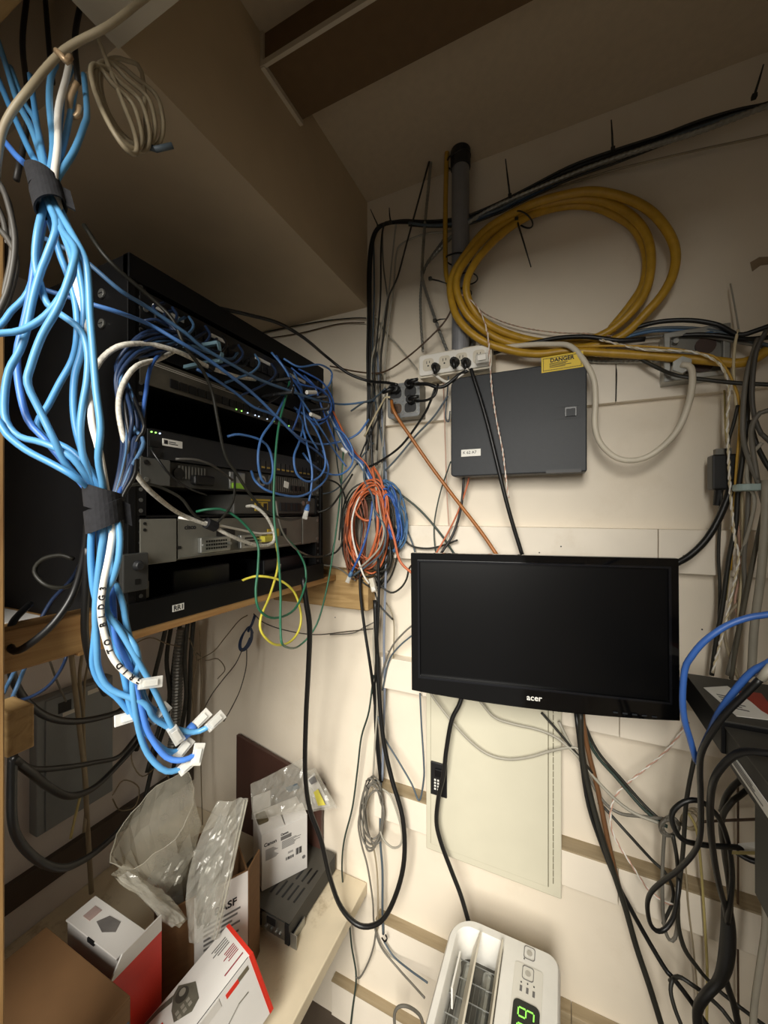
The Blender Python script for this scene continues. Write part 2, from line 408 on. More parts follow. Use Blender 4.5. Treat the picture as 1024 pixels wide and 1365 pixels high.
# ------------------------------------------------------------------ monitor
def monitor():
    ang = math.radians(9.6); m = V((math.cos(ang), math.sin(ang), 0)); n = V((m.y, -m.x, 0))   # n faces the camera
    PL = W(547.5, 737, .838, 'd'); roll = math.radians(-.4)
    r = (m * math.cos(roll) + V((0, 0, 1)) * -math.sin(roll)).normalized(); u = r.cross(n) * -1
    u = (V((0, 0, 1)) - r * r.z).normalized()
    Wd, H = .5, .298
    O = PL - u * H                                                # bottom-left front corner
    P = lambda x, z, d=0: O + r * x + u * z - n * d
    t = thing('monitor', 'black widescreen monitor mounted on the cream wall, screen off', 'monitor', P(Wd / 2, 0, .02))
    def outl(x0, x1, z0, z1, d): return [P(x0, z0, d), P(x1, z0, d), P(x1, z1, d), P(x0, z1, d)]
    # glossy frame, lower lip bowed down a little in the middle
    nb = 13
    low = [(Wd * i / (nb - 1), -.010 * math.sin(math.pi * i / (nb - 1)) ** .8) for i in range(nb)]
    outer = low + [(Wd, H), (0, H)]
    x0, x1, z0, z1 = .019, Wd - .017, .033, H - .019
    inner = [(x0 + (x1 - x0) * i / (nb - 1), z0) for i in range(nb)] + [(x1, z1), (x0, z1)]
    MB().ring([P(x, z, 0) for x, z in outer], [P(x, z, 0) for x, z in inner], -n * .016).build('bezel', GLOSSB, t, bevel=.002)
    MB().ring([P(x, z, .0005) for x, z in ((x0 - .004, z0 - .004), (x1 + .004, z0 - .004), (x1 + .004, z1 + .004), (x0 - .004, z1 + .004))],
              [P(x, z, .0005) for x, z in ((x0, z0), (x1, z0), (x1, z1), (x0, z1))], n * .0022).build('screen_surround', mat('gloss_trim', '#15161a', .12, var=.03), t)
    MB().obox(P(x0 - .001, z0 - .001, .010), r * (x1 - x0 + .002), u * (z1 - z0 + .002), n * .004).build('screen', SCREEN, t)
    MB().obox(P(.004, .004, .034), r * (Wd - .008), u * (H - .008), n * .018).build('rear_shell', BLACKP, t, bevel=.004)
    MB().obox(P(.15, .08, .06), r * .2, u * .14, n * .028).build('mount_plate', BLACKM, t, bevel=.002)
    q = P(.25, .15, .06); MB().cyl(q, V((q.x, .968, q.z)), .02, 14).build('wall_arm', BLACKM, t)
    MB().obox(V((q.x - .05, .962, q.z - .045)), (.1, 0, 0), (0, .006, 0), (0, 0, .09)).build('wall_plate', BLACKM, t)
    text('brand_mark', 'acer', P(.235, .008, -.0006), r, u, .0165, WHITEL, t, ext=.0003, bold=.0002)
    for i in range(5): MB().obox(P(.39 + i * .016, .002, -.0005), r * .008, u * .0025, n * .0012).build('button', CHAR, t)
    return t
monitor()

# ------------------------------------------------------------------ grey plastic cabinet with danger sticker
def cabinet():
    t = thing('plastic_cabinet', 'charcoal plastic cabinet with yellow danger sticker on its front', 'cabinet', (-.097, .955, .083))
    x0, x1, z0, z1, f = -.242, .048, .085, .32, .91
    P = [(x, z) for x, z in rrect(x0, x1, z0, z1, (.008, .004, .004, .02))]
    MB().prism([(x, f + .012, z) for x, z in P], (0, .988 - f - .012 - .03, 0)).build('case', CHAR2, t)
    MB().prism([(x, f, z) for x, z in P], (0, .011, 0)).build('lid', CHAR, t, bevel=.0025)
    # slide latch: a frame with a recessed slider
    a = W(740, 541, f).x; b = W(775, 541, f).x; za = W(757, 558, f).z; zb = W(757, 540, f).z
    MB().ring([(a, f - .0008, za), (b, f - .0008, za), (b, f - .0008, zb), (a, f - .0008, zb)], [(a + .003, f - .0008, za + .003), (b - .003, f - .0008, za + .003), (b - .003, f - .0008, zb - .003), (a + .003, f - .0008, zb - .003)], (0, .002, 0)).build('latch', CHAR, t)
    c = W(753, 550, f).x; d = W(769, 550, f).x
    l = B(c, d, f - .002, f + .001, za + .004, zb - .004).build('latch_slider', BLACKP, t, bevel=.0006)
    B(c + .003, d - .003, f - .003, f - .0015, za + .004, zb - .0085).build('latch_thumb', CHAR, t, bevel=.0005)
    e = W(728, 627, f).x; B(e, W(775, 627, f).x, f - .001, f + .003, z0 - .001, z0 + .006).build('hinge', CHAR2, t)
    # white sticker
    p = W(615, 609, f); q = W(641, 609, f); hh = .0165
    s = B(p.x, q.x, f - .0007, f, p.z, p.z + hh).build('sticker', WHITEL, t, bevel=.0003)
    text('handwriting', 'K 62 A7', (p.x + .004, f - .0009, p.z + .006), (1, -.02, .0), (0, 0, 1), .0095, INK, s, ext=.0002)
    # danger sticker, tilted, sitting at the top edge
    bl = W(722, 497.5, f); br = W(778, 489, f); r = (br - bl); r.y = 0; h = V((-r.z, 0, r.x)).normalized() * .0335
    w_ = r.length; rr = r.normalized(); hu = h.normalized(); y = V((0, -.0009, 0))
    dk = MB().obox(bl, r, h, (0, -.0007, 0)).build('danger_sticker', YELLOWL, t, bevel=.0003)
    bd = MB()
    for k in range(24):
        for hb in (.0025, h.length - .005):
            bd.obox(bl + y + rr * (.003 + k * (w_ - .006) / 24) + hu * hb, rr * ((w_ - .006) / 46), hu * .0022 + rr * .001, (0, -.0002, 0))
    for k in range(9):
        for xb in (.003, w_ - .005): bd.obox(bl + y + rr * xb + hu * (.004 + k * .003), rr * .0018, hu * .0016, (0, -.0002, 0))
    o = bd.build('hatched_border', INK, dk); o['kind'] = 'stuff'
    text('warning_word', 'DANGER', bl + y + rr * (w_ * .5) + hu * (h.length * .60), rr, hu, .0115, INK, dk, ext=.0002, align='CENTER', bold=.0004)
    print_lines('small_print', bl + y + rr * (w_ * .2) + hu * (h.length * .53), rr, -hu, w_ * .6, .011, 4, INK, dk, (0, -1, 0), .0002)
    return t
cabinet()

# ------------------------------------------------------------------ enamel wall panel with lock
def wall_panel():
    t = thing('wall_cabinet', 'pale cream metal wall panel with a black lock, under the monitor', 'panel', (-.16, .955, -.87))
    x0, x1, z0, z1, f = -.317, .0, -.865, -.39, .944
    B(x0, x1, f + .004, .9595, z0, z1).build('frame', PANELG, t, bevel=.0025)
    dx0, dx1, dz0, dz1 = x0 + .014, x1 - .028, z0 + .021, z1 - .02
    B(dx0 - .0015, dx1 + .0015, f + .0025, f + .005, dz0 - .0015, dz1 + .0015).build('door_gap', mat('gap_shadow', '#6c6650', .7), t)
    d = B(dx0, dx1, f - .001, f + .004, dz0, dz1).build('door', PANELG, t, bevel=.001)
    hb = MB()
    for k in range(26):
        z = dz0 + .01 + k * (dz1 - dz0 - .02) / 26; hb.box(dx1 + .010, dx1 + .0117, f + .002, f + .0045, z, z + .0125)
    o = hb.build('hinge_slots', mat('gap_shadow', '#6c6650', .7), t); o['kind'] = 'stuff'
    a = W(575, 1013, f); b = W(597, 1057, f)
    lk = B(a.x, b.x - .001, f - .006, f, W(575, 1056, f).z, a.z).build('lock', BLACKP, t, bevel=.0015)
    zc = (a.z + W(575, 1056, f).z) / 2
    B(a.x + .012, b.x - .006, f - .010, f - .006, zc + .008, zc + .028).build('lock_lever', BLACKM, lk, bevel=.002)
    for i in range(2):
        for j in range(4): B(a.x + .010 + i * .008, a.x + .0145 + i * .008, f - .0075, f - .006, zc - .026 + j * .0075, zc - .022 + j * .0075).build('lock_key', WHITEL, lk)
    return t
wall_panel()

# ------------------------------------------------------------------ white outlet strip and grey outlet box
def plug_black(name, p, r, tail, parent, m=BLACK):
    """moulded plug head pressed on an outlet: a stepped head and neck"""
    mb = MB(); mb.cyl(p, p + V((0, -.018, 0)), r, 10, r * .85); mb.build(name, m, parent, bevel=.002)
def slot_pair(x, f, z, parent, m):
    s = MB(); s.box(x - .0045, x - .003, f - .0006, f + .001, z, z + .007); s.box(x + .003, x + .0045, f - .0006, f + .001, z + .001, z + .007); s.cyl((x, f - .0006, z - .005), (x, f + .001, z - .005), .0022, 8)
    return s.build('socket_slots', m, parent)
def outlets():
    f = .93; x0, x1, z0, z1 = -.333, -.150, .341, .4
    t = thing('outlet_strip', 'ivory plastic outlet strip on the wall above the charcoal cabinet', 'outlet', ((x0 + x1) / 2, .96, z0))
    MB().prism([(x, f + .006, z) for x, z in rrect(x0, x1, z0, z1, .007)], (0, .062, 0)).build('housing', IVORY, t)
    MB().prism([(x, f, z) for x, z in rrect(x0 + .004, x1 - .004, z0 + .004, z1 - .004, .006)], (0, .0065, 0)).build('face_plate', WHITEP, t, bevel=.0015)
    fp = t
    for k in range(4):
        x = x0 + .028 + k * .042
        o = MB().prism([(a, f - .0012, b) for a, b in rrect(x - .014, x + .014, z0 + .014, z1 - .014, .008)], (0, .002, 0)).build('receptacle', IVORY, t)
        slot_pair(x, f - .0012, (z0 + z1) / 2 + .002, o, CHAR2)
    # plugs in it
    for nm, (u, v), r_, lab in (('power_plug', (582, 491), .012, 'black plug at the near left outlet of the ivory strip'), ('power_plug', (607, 484), .013, 'black plug in the middle of the ivory strip, left of a pair'), ('power_plug', (622, 485), .013, 'black plug in the middle of the ivory strip, right of a pair')):
        p = W(u, v, f); q = thing(nm, lab, 'plug', p, 'plugs in the outlet strip')
        MB().cyl(p + V((0, -.001, 0)), p + V((0, -.02, 0)), r_, 10, r_ * .7).build('plug_head', BLACK, q, bevel=.002)
        MB().tube([p + V((0, -.014, 0)), p + V((.002, -.024, -.008)), p + V((.005, -.024, -.022))], [.007, .006, .0045], 8).build('cord_relief', BLACK, q, smooth=True)
    p = W(646, 481, f); q = thing('power_adapter', 'clear white adapter plug at the right end of the ivory strip', 'plug', p)
    B(p.x - .018, p.x + .013, f - .022, f - .0015, p.z - .012, p.z + .011).build('body', CLEARP, q, bevel=.003)
    B(p.x - .012, p.x + .008, f - .026, f - .0225, p.z - .007, p.z + .006).build('cover', WHITEP, q, bevel=.0015)
    # grey steel four-outlet box
    x0, x1, z0, z1 = -.417, -.328, .245, .335
    t = thing('outlet_box', 'grey steel four outlet box on the wall left of the cabinet', 'outlet', ((x0 + x1) / 2, .965, z0))
    B(x0 + .003, x1 - .001, f + .003, .998, z0 + .002, z1 - .002).build('box', GREYM, t, bevel=.002)
    fpts = rrect(x0, x1, z0, z1, .009)
    MB().prism([(x, f, z) for x, z in fpts], (0, .003, 0)).build('cover_plate', STEELP, t, bevel=.0006)
    for i, (dx, dz) in enumerate(((.024, .064), (.064, .064), (.024, .024), (.064, .024))):
        rp = rrect(x0 + dx - .016, x0 + dx + .016, z0 + dz - .013, z0 + dz + .013, .009)
        o = MB().ring([(x0 + dx + (x - x0 - dx) * 1.12, f - .0012, z0 + dz + (z - z0 - dz) * 1.12) for x, z in rp], [(x, f - .0012, z) for x, z in rp], (0, .0015, 0)).build('socket_rim', SILVER, t)
        o = MB().prism([(x, f - .0008, z) for x, z in rp], (0, .0012, 0)).build('receptacle', CHAR2 if i != 2 else mat('brown_socket', '#4f3824', .5), t)
        slot_pair(x0 + dx, f - .0008, z0 + dz, o, BLACK)
    for dx, dz in ((.044, .08), (.044, .044), (.044, .01), (.006, .006), (.083, .01), (.022, .044), (.066, .044)):
        MB().cyl((x0 + dx, f - .002, z0 + dz), (x0 + dx, f, z0 + dz), .0028, 10).build('screw', SILVER, t)
    for nm, (u, v), d, lab in (('power_plug', (529, 520), (-.03, -.012, -.01), 'black plug in the upper left socket of the steel outlet box'), ('power_plug', (547, 513), (.03, -.015, .002), 'black plug in the upper right socket of the steel outlet box'), ('power_plug', (549, 534), (.028, -.014, .0), 'black plug in the lower right socket of the steel outlet box')):
        p = W(u, v, f); q = thing(nm, lab, 'plug', p, 'plugs in the steel outlet box'); d = V(d)
        MB().cyl(p + V((0, -.001, 0)), p + V((0, -.019, 0)), .0125, 10, .010).build('plug_head', BLACK, q, bevel=.002)
        MB().tube([p + V((0, -.012, 0)), p + V((0, -.018, 0)) + d * .4, p + V((0, -.012, 0)) + d], [.008, .006, .004], 8).build('cord_relief', BLACK, q, smooth=True)
outlets()

# ------------------------------------------------------------------ right junction box, adapter, conduit
def junction():
    f = .945; a = W(885, 452, f); b = W(966, 520, f)
    x0, x1, z0, z1 = a.x, b.x + .01, .262, .362
    t = thing('junction_box', 'shiny square steel junction box on the wall at the right', 'junction box', ((x0 + x1) / 2, .97, z0))
    MB().ring([(x0, f, z0), (x1, f, z0), (x1, f, z1), (x0, f, z1)], [(x0 + .012, f, z0 + .012), (x1 - .012, f, z0 + .012), (x1 - .012, f, z1 - .012), (x0 + .012, f, z1 - .012)], (0, .04, 0)).build('box_rim', SILVER, t, bevel=.002)
    B(x0 + .012, x1 - .012, f + .012, f + .036, z0 + .012, z1 - .012).build('inner_plate', GREYM, t)
    p = W(905, 492, f)
    MB().cyl((p.x, f - .02, p.z), (p.x, f + .012, p.z), .0135, 12).build('cable_clamp', WHITEP, t, bevel=.002)
    MB().cyl((p.x, f - .026, p.z), (p.x, f - .02, p.z), .0165, 6).build('clamp_nut', SILVER, t)
    for dx, dz in ((.018, .018), (.082, .082), (.02, .08)):
        MB().cyl((x0 + dx, f - .001, z0 + dz), (x0 + dx, f + .013, z0 + dz), .005, 10).build('screw', SILVER, t)
    for dx, dz in ((.07, .066), (.066, .03)):
        MB().cyl((x0 + dx, f + .009, z0 + dz), (x0 + dx, f + .0125, z0 + dz), .017, 18).build('knockout', mat('rust_brown', '#3f2a20', .6, var=.3), t)
    p0 = W(950, 606, .93); p1 = W(984, 652, .93)
    t = thing('power_adapter', 'black block power adapter hanging among the cables on the right', 'adapter', ((p0.x + p1.x) / 2, .93, p1.z))
    B(p0.x, p1.x, .93, .962, p1.z, p0.z).build('body', BLACKP, t, bevel=.003)
    B(p0.x + .008, p1.x - .006, .94, .955, p0.z, p0.z + .012).build('pin_base', GREYM, t)
    MB().cyl((p0.x + .014, .945, p1.z), (p0.x + .010, .945, p1.z - .03), .0075, 10, .0055).build('cord_relief', BLACK, t)
    # pale clamp
    a = W(974, 651, .9); t = thing('plastic_clamp', 'pale grey plastic clamp around the hanging cables at the right edge', 'clamp', a)
    MB().prism([(x, y, a.z - .006) for x, y in rrect(a.x, a.x + .05, .865, .905, .015)], (0, 0, .012)).build('clamp_band', TEAL, t, bevel=.002)
    MB().cyl((a.x + .04, .88, a.z - .014), (a.x + .04, .88, a.z + .012), .006, 8).build('bolt', SILVER, t)
    # grey conduit at the centre
    xc = W(614, 400, .955).x
    t = thing('conduit_pipe', 'thick grey conduit pipe dropping from the ceiling behind the yellow coil', 'conduit', (xc, .955, .385))
    MB().cyl((xc, .955, .385), (xc, .955, .883), .0215, 24).build('pipe', CONDUIT, t, smooth=False)
    MB().cyl((xc, .955, .855), (xc, .955, CZ), .0245, 24, .0245).build('bushing', CHAR2, t, bevel=.002)
    B(xc - .024, xc + .03, .975, .998, .40, .46).build('strap', GREYM, t, bevel=.002)
junction()

# ------------------------------------------------------------------ portable air conditioner
def aircon():
    x0, x1, yf, yn, zt = -.2276, -.002, .889, .46, -.93
    t = thing('portable_air_conditioner', 'white portable air conditioner at the bottom, green digits on top', 'air conditioner', ((x0 + x1) / 2, .68, FZ))
    R4 = (.03, .03, .022, .055)
    out = rrect(x0, x1, yn, yf, R4, 8)
    MB().prism([(x, y, FZ + .03) for x, y in out], (0, 0, zt - .085 - FZ - .03)).build('body', WHITEP, t)
    # rounded top with an open vent well
    wx0, wx1, wy0, wy1 = -.211, -.112, yn + .04, .868
    well = rrect(wx0, wx1, wy0, wy1, (.02, .02, .012, .03), 8)
    sh_ = lambda k: [((x0 + x1) / 2 + (x - (x0 + x1) / 2) * k, (yn + yf) / 2 + (y - (yn + yf) / 2) * (1 - (1 - k) * .55)) for x, y in out]
    mb = MB(); n = len(out)
    lv = [(1.0, zt - .085), (1.0, zt - .014), (.985, zt - .005), (.955, zt)]
    vs = []; fs = []
    for k, z in lv: vs += [(x, y, z) for x, y in sh_(k)]
    vs += [(x, y, zt) for x, y in well] + [(x, y, zt - .006) for x, y in [( (wx0 + wx1) / 2 + (x - (wx0 + wx1) / 2) * .95, (wy0 + wy1) / 2 + (y - (wy0 + wy1) / 2) * .985) for x, y in well]]
    vs += [(x, y, zt - .07) for x, y in [((wx0 + wx1) / 2 + (x - (wx0 + wx1) / 2) * .95, (wy0 + wy1) / 2 + (y - (wy0 + wy1) / 2) * .985) for x, y in well]]
    for a in range(6):
        for i in range(n): fs.append((a * n + i, a * n + (i + 1) % n, (a + 1) * n + (i + 1) % n, (a + 1) * n + i))
    mb.add(vs, fs).build('top_cover', WHITEP, t, smooth='split')
    B(wx0 - .001, wx1 + .001, wy0, wy1, zt - .076, zt - .07).build('vent_floor', mat('vent_dark', '#55524a', .6), t)
    for k in range(10):
        y = wy0 + .03 + k * .034
        MB().cyl((wx0 + .003, y, zt - .045), (wx1 - .003, y, zt - .045), .0012, 6).build('grille_wire', SILVER, t)
    for k in range(9):
        x = wx0 + .010 + k * .0098
        MB().cyl((x, wy0 + .004, zt - .048), (x, wy1 - .06, zt - .048), .0009, 6).build('grille_wire', SILVER, t)
    for k in range(2):
        MB().cyl((wx0 + .03 + k * .04, wy0 + .01, zt - .06), (wx0 + .03 + k * .04, wy1 - .03, zt - .06), .012, 12).build('fan_core', SILVER, t)
    # two tilted louvre blades
    for xa, xb, za, zb in ((-.180, -.163, zt - .042, zt + .010), (-.128, -.1165, zt - .04, zt + .016)):
        MB().prism([(xa, wy0 + .006, za), (xa + .004, wy0 + .006, za - .001), (xb + .004, wy0 + .006, zb), (xb, wy0 + .006, zb)], (0, wy1 - wy0 - .016, 0)).build('louvre', IVORY, t, bevel=.001)
    B(-.1985, -.195, wy1 - .12, wy1 - .05, zt - .05, zt - .008).build('louvre_link', WHITEP, t)
    # control strip
    cx0, cx1 = -.0875, -.0335
    MB().prism([(x, y, zt - .001) for x, y in rrect(cx0, cx1, .50, .842, .006)], (0, 0, .0022)).build('control_panel', mat('panel_white', '#d9d5ca', .3, var=.02), t, bevel=.0006)
    zb = zt + .0014
    def rp(u, v): p = W(u, v, zb, 'Z'); return p
    for (u, v), nm in (((706, 1271), 'power_button'), ((704, 1298), 'mode_button')):
        p = rp(u, v)
        o = MB().ring([(x, y, zb) for x, y in rrect(p.x - .011, p.x + .011, p.y - .013, p.y + .013, .005)], [(x, y, zb) for x, y in rrect(p.x - .0098, p.x + .0098, p.y - .0118, p.y + .0118, .0044)], (0, 0, .0005)).build(nm, INKG, t)
        MB().cyl((p.x, p.y, zb), (p.x, p.y, zb + .0005), .0055, 14).build('button_symbol', mat('pale_print', '#b4afa4', .5), o)
    for u, v in ((699, 1278), (695, 1309), (703.5, 1312), (712, 1316)):
        p = rp(u, v); MB().cyl(p, p + V((0, 0, .0006)), .0013, 8).build('indicator_dot', INK, t)
    for k, (u, v) in enumerate(((694.5, 1317), (703, 1321), (711.5, 1326))):
        p = rp(u, v); B(p.x - .0022, p.x + .0022, p.y - .005, p.y + .005, zb, zb + .0004).build('printed_legend', INKG, t)
    a = rp(690, 1331); b = rp(718, 1347)
    dx0, dx1 = -.0835, -.0365; dy1 = a.y - .0; dy0 = dy1 - .075
    dsp = MB().prism([(x, y, zb) for x, y in rrect(dx0, dx1, dy0, dy1, .010)], (0, 0, .0012)).build('display', DISP, t)
    zd = zb + .0014
    seg = {'7': 'abc', '9': 'abcdfg'}
    def digit(ch, cy):
        # top of the digit points to -X, its right to +Y
        wd, hd, th = .0135, .027, .0022; cx = (dx0 + dx1) / 2
        S = {'a': ((-wd / 2, hd / 2), (wd / 2, hd / 2)), 'b': ((wd / 2, hd / 2), (wd / 2, 0)), 'c': ((wd / 2, 0), (wd / 2, -hd / 2)), 'd': ((-wd / 2, -hd / 2), (wd / 2, -hd / 2)), 'f': ((-wd / 2, hd / 2), (-wd / 2, 0)), 'g': ((-wd / 2, 0), (wd / 2, 0))}
        mb = MB()
        for s in seg[ch]:
            (ax, ay), (bx, by) = S[s]; pa = V((cx - ay, cy + ax, zd)); pb = V((cx - by, cy + bx, zd)); dd = (pb - pa); L = dd.length; dd.normalize(); sd = V((-dd.y, dd.x, 0))
            mb.obox(pa + dd * .0012 - sd * th / 2, dd * (L - .0024), sd * th, V((0, 0, .0004)))
        mb.build('display_digit', DIGIT, dsp)
    digit('9', dy1 - .0195); digit('7', dy1 - .044)
    return t
aircon()

# ================================================================== left wall box, things on the bench
def left_box():
    x = -1.21; y0, y1 = .523, .708; z1, z0 = -.485, -.83
    t = thing('utility_box', 'grey enamel utility box on the left wall under the shelf', 'utility box', (-1.23, .615, z0))
    B(XL, x - .004, y0, y1, z0, z1).build('case', GBOX, t, bevel=.003)
    B(x - .004, x, y0 + .018, y1 - .004, z0 + .004, z1 - .004).build('cover', GBOX, t, bevel=.002)
    B(x, x + .001, y0 + .045, y0 + .075, z1 - .05, z1 - .022).build('label_plate', CHAR2, t)
    B(x, x + .001, y0 + .055, y0 + .085, z1 - .062, z1 - .052).build('label_plate', WHITEL, t)
    B(x, x + .001, y1 - .07, y1 - .02, z1 - .03, z1 - .018).build('label_plate', WHITEL, t)
left_box()
# brown offcut leaning on the wall
a = W(316, 978, .985); o = MB().prism([(a.x, .98, -1.074), (a.x + .004, .978, a.z), (W(430, 1048, .975).x, .978, W(430, 1048, .975).z), (-.66, .98, -.93), (-.66, .98, -1.074)], (0, .012, 0)).build('brown_board', BROWNB, bevel=.001)
tag(o, 'dark brown board offcut with a slanted top leaning on the back wall', 'board')

def carton(name, label, x0, x1, y0, y1, z0, z1, m, th=.003):
    t = thing(name, label, 'box', ((x0 + x1) / 2, (y0 + y1) / 2, z0))
    B(x0, x1, y0, y1, z0, z1 - .001).build('box_body', m, t, bevel=.0025)
    return t
# closed brown carton, nearest
t = carton('cardboard_box', 'closed brown cardboard box at the near end of the bench, blank top', -.874, -.627, .13, .393, -1.075, -.776, CB)
B(-.874, -.627, .2625, .392, -.777, -.774).build('flap', CB, t, bevel=.001); B(-.874, -.627, .131, .2615, -.777, -.774).build('flap', CB, t, bevel=.001)
p = W(172, 1360, -.6255, 'X'); B(-.627, -.6255, p.y - .09, p.y + .0, p.z - .08, p.z - .003).build('side_label', SLATE, t)
# red-white carton behind it
t = carton('red_carton', 'red carton with raised white flap between the brown cardboard boxes', -.873, -.7035, .402, .497, -1.075, -.842, REDC)
hx = -.7
MB().prism([(hx, .424, -.776), (hx, .497, -.776), (hx, .497, -.806), (hx, .403, -.806)], (-.003, 0, 0)).build('white_flap', WBOX, t)
B(hx - .003, hx, .403, .497, -1.075, -.806).build('red_side', REDC, t)
t = thing('white_carton', 'flat white carton lying on top of the red carton', 'box', (-.79, .45, -.841))
B(-.872, -.716, .424, .474, -.840, -.794).build('tray', WBOX, t, bevel=.0015)
B(-.873, -.715, .422, .475, -.7935, -.79).build('lid', WBOX, t, bevel=.001)
B(-.800, -.780, .4208, .423, -.797, -.7895).build('lid_tab', CHAR2, t)
B(-.850, -.828, .440, .462, -.79, -.7892).build('printed_picture', mat('faded_print', '#a8928c', .6, var=.3), t)
MB().prism([(-.815, .445, -.79), (-.785, .438, -.79), (-.762, .449, -.79), (-.772, .464, -.79), (-.803, .462, -.79)], (0, 0, .0008)).build('printed_picture', mat('grey_print', '#6f6b68', .6, var=.3), t)

# open brown carton with the white printed side
def open_carton():
    e1 = V((.51, .86, 0)).normalized(); e2 = V((-.86, .51, 0)).normalized(); C0 = V((-.745, .527, -1.074)); L, D, H = .175, .175, .25
    t = thing('cardboard_box', 'open brown cardboard box holding clear plastic bags, white printed side', 'box', C0 + e1 * L / 2 + e2 * D / 2)
    th = .004; up = V((0, 0, H))
    MB().obox(C0, e1 * L, e2 * th, up).build('front_side', CB, t, bevel=.0008)
    MB().obox(C0 + e1 * .062 - e2 * .0006 + V((0, 0, .02)), e1 * (L - .063), e2 * .0006, (0, 0, H - .0215)).build('white_label', WBOX, t)
    MB().obox(C0, e2 * D, e1 * th, up).build('near_side', CB, t, bevel=.0008)
    MB().obox(C0 + e1 * (L - th), e2 * D, e1 * th, up).build('far_side', CB, t, bevel=.0008)
    MB().obox(C0 + e2 * (D - th), e1 * L, e2 * th, up).build('back_side', CB, t, bevel=.0008)
    MB().obox(C0, e1 * L, e2 * D, (0, 0, .003)).build('bottom', CBD, t)
    C1 = C0 + e1 * (L + .001); C2 = V((-.670, .731, -1.074))
    d = C2 - C1; nn = V((-d.y, d.x, 0)).normalized() * .004
    MB().obox(C1, d, nn, up).build('flap', CB, t, bevel=.001)
    out = -e2; b = C0 + out * .0010 + up
    text('brand_mark', 'BASF', b + e1 * .102 - V((0, 0, .062)), e1, (0, 0, 1), .022, INK, t, ext=.0003, bold=.0006)
    print_lines('small_print', b + e1 * .080 - V((0, 0, .072)), e1, (0, 0, -1), .095, .07, 7, INKG, t, out)
    return t
open_carton()

# black recorder box with slots
def recorder():
    x0, x1, y0, y1, z0, z1 = -.83, -.612, .772, .985, -1.068, -1.02
    t = thing('video_recorder', 'black steel recorder box with slotted top at the bench edge', 'recorder', ((x0 + x1) / 2, (y0 + y1) / 2, -1.075))
    B(x0, x1, y0, y1, z0, z1).build('case', CHAR2, t, bevel=.0015)
    tm = mat('recorder_top', '#4a4740', .5, var=.1)
    B(x0, x1, y0 - .002, y1, z1, z1 + .0015).build('top_cover', tm, t)
    for r, x00, y00, nn in ((0, -.730, .812, 6), (1, -.672, .872, 3)):
        for k in range(nn):
            x = x00 + k * .0185; y = y00 + k * .001
            MB().prism([(x, y, z1 + .0012), (x + .0055, y, z1 + .0012), (x + .0075, y + .044, z1 + .0012), (x + .002, y + .044, z1 + .0012)], (0, 0, .0008)).build('vent_slot', BLACK, t)
    B(x0 + .004, x1 - .014, y0 - .002, y0, z0 + .001, z1 - .003).build('rear_panel', SILVER, t)
    for xa, xb, za, zb in ((-.73, -.700, z0 + .008, z1 - .006), (-.682, -.655, z0 + .024, z1 - .008)):
        B(xa, xb, y0 - .004, y0 - .0015, za, zb).build('connector', CHAR2, t)
    for x in (-.684, -.668, -.652, -.64):
        MB().cyl((x, y0 - .008, z0 + .013), (x, y0 - .001, z0 + .013), .0048, 10).build('jack', SILVER, t)
    B(x1 - .013, x1 + .0008, y0 - .004, y0 + .006, z0 - .004, z1 - .001).build('corner_ear', CHAR2, t)
    o = B(x1 + .003, x1 + .0055, y0 + .0, y0 + .055, -1.074, -1.052)
    o.build('slide_bracket', SILVER, t)
    B(x1 + .003, x1 + .022, y0 - .002, y0 + .0, -1.074, -1.04).build('slide_bracket', SILVER, t)
    for x in (x0 + .02, x1 - .02):
        for y in (y0 + .02, y1 - .02): MB().cyl((x, y, -1.075), (x, y, z0), .007, 10).build('foot', BLACK, t)
recorder()

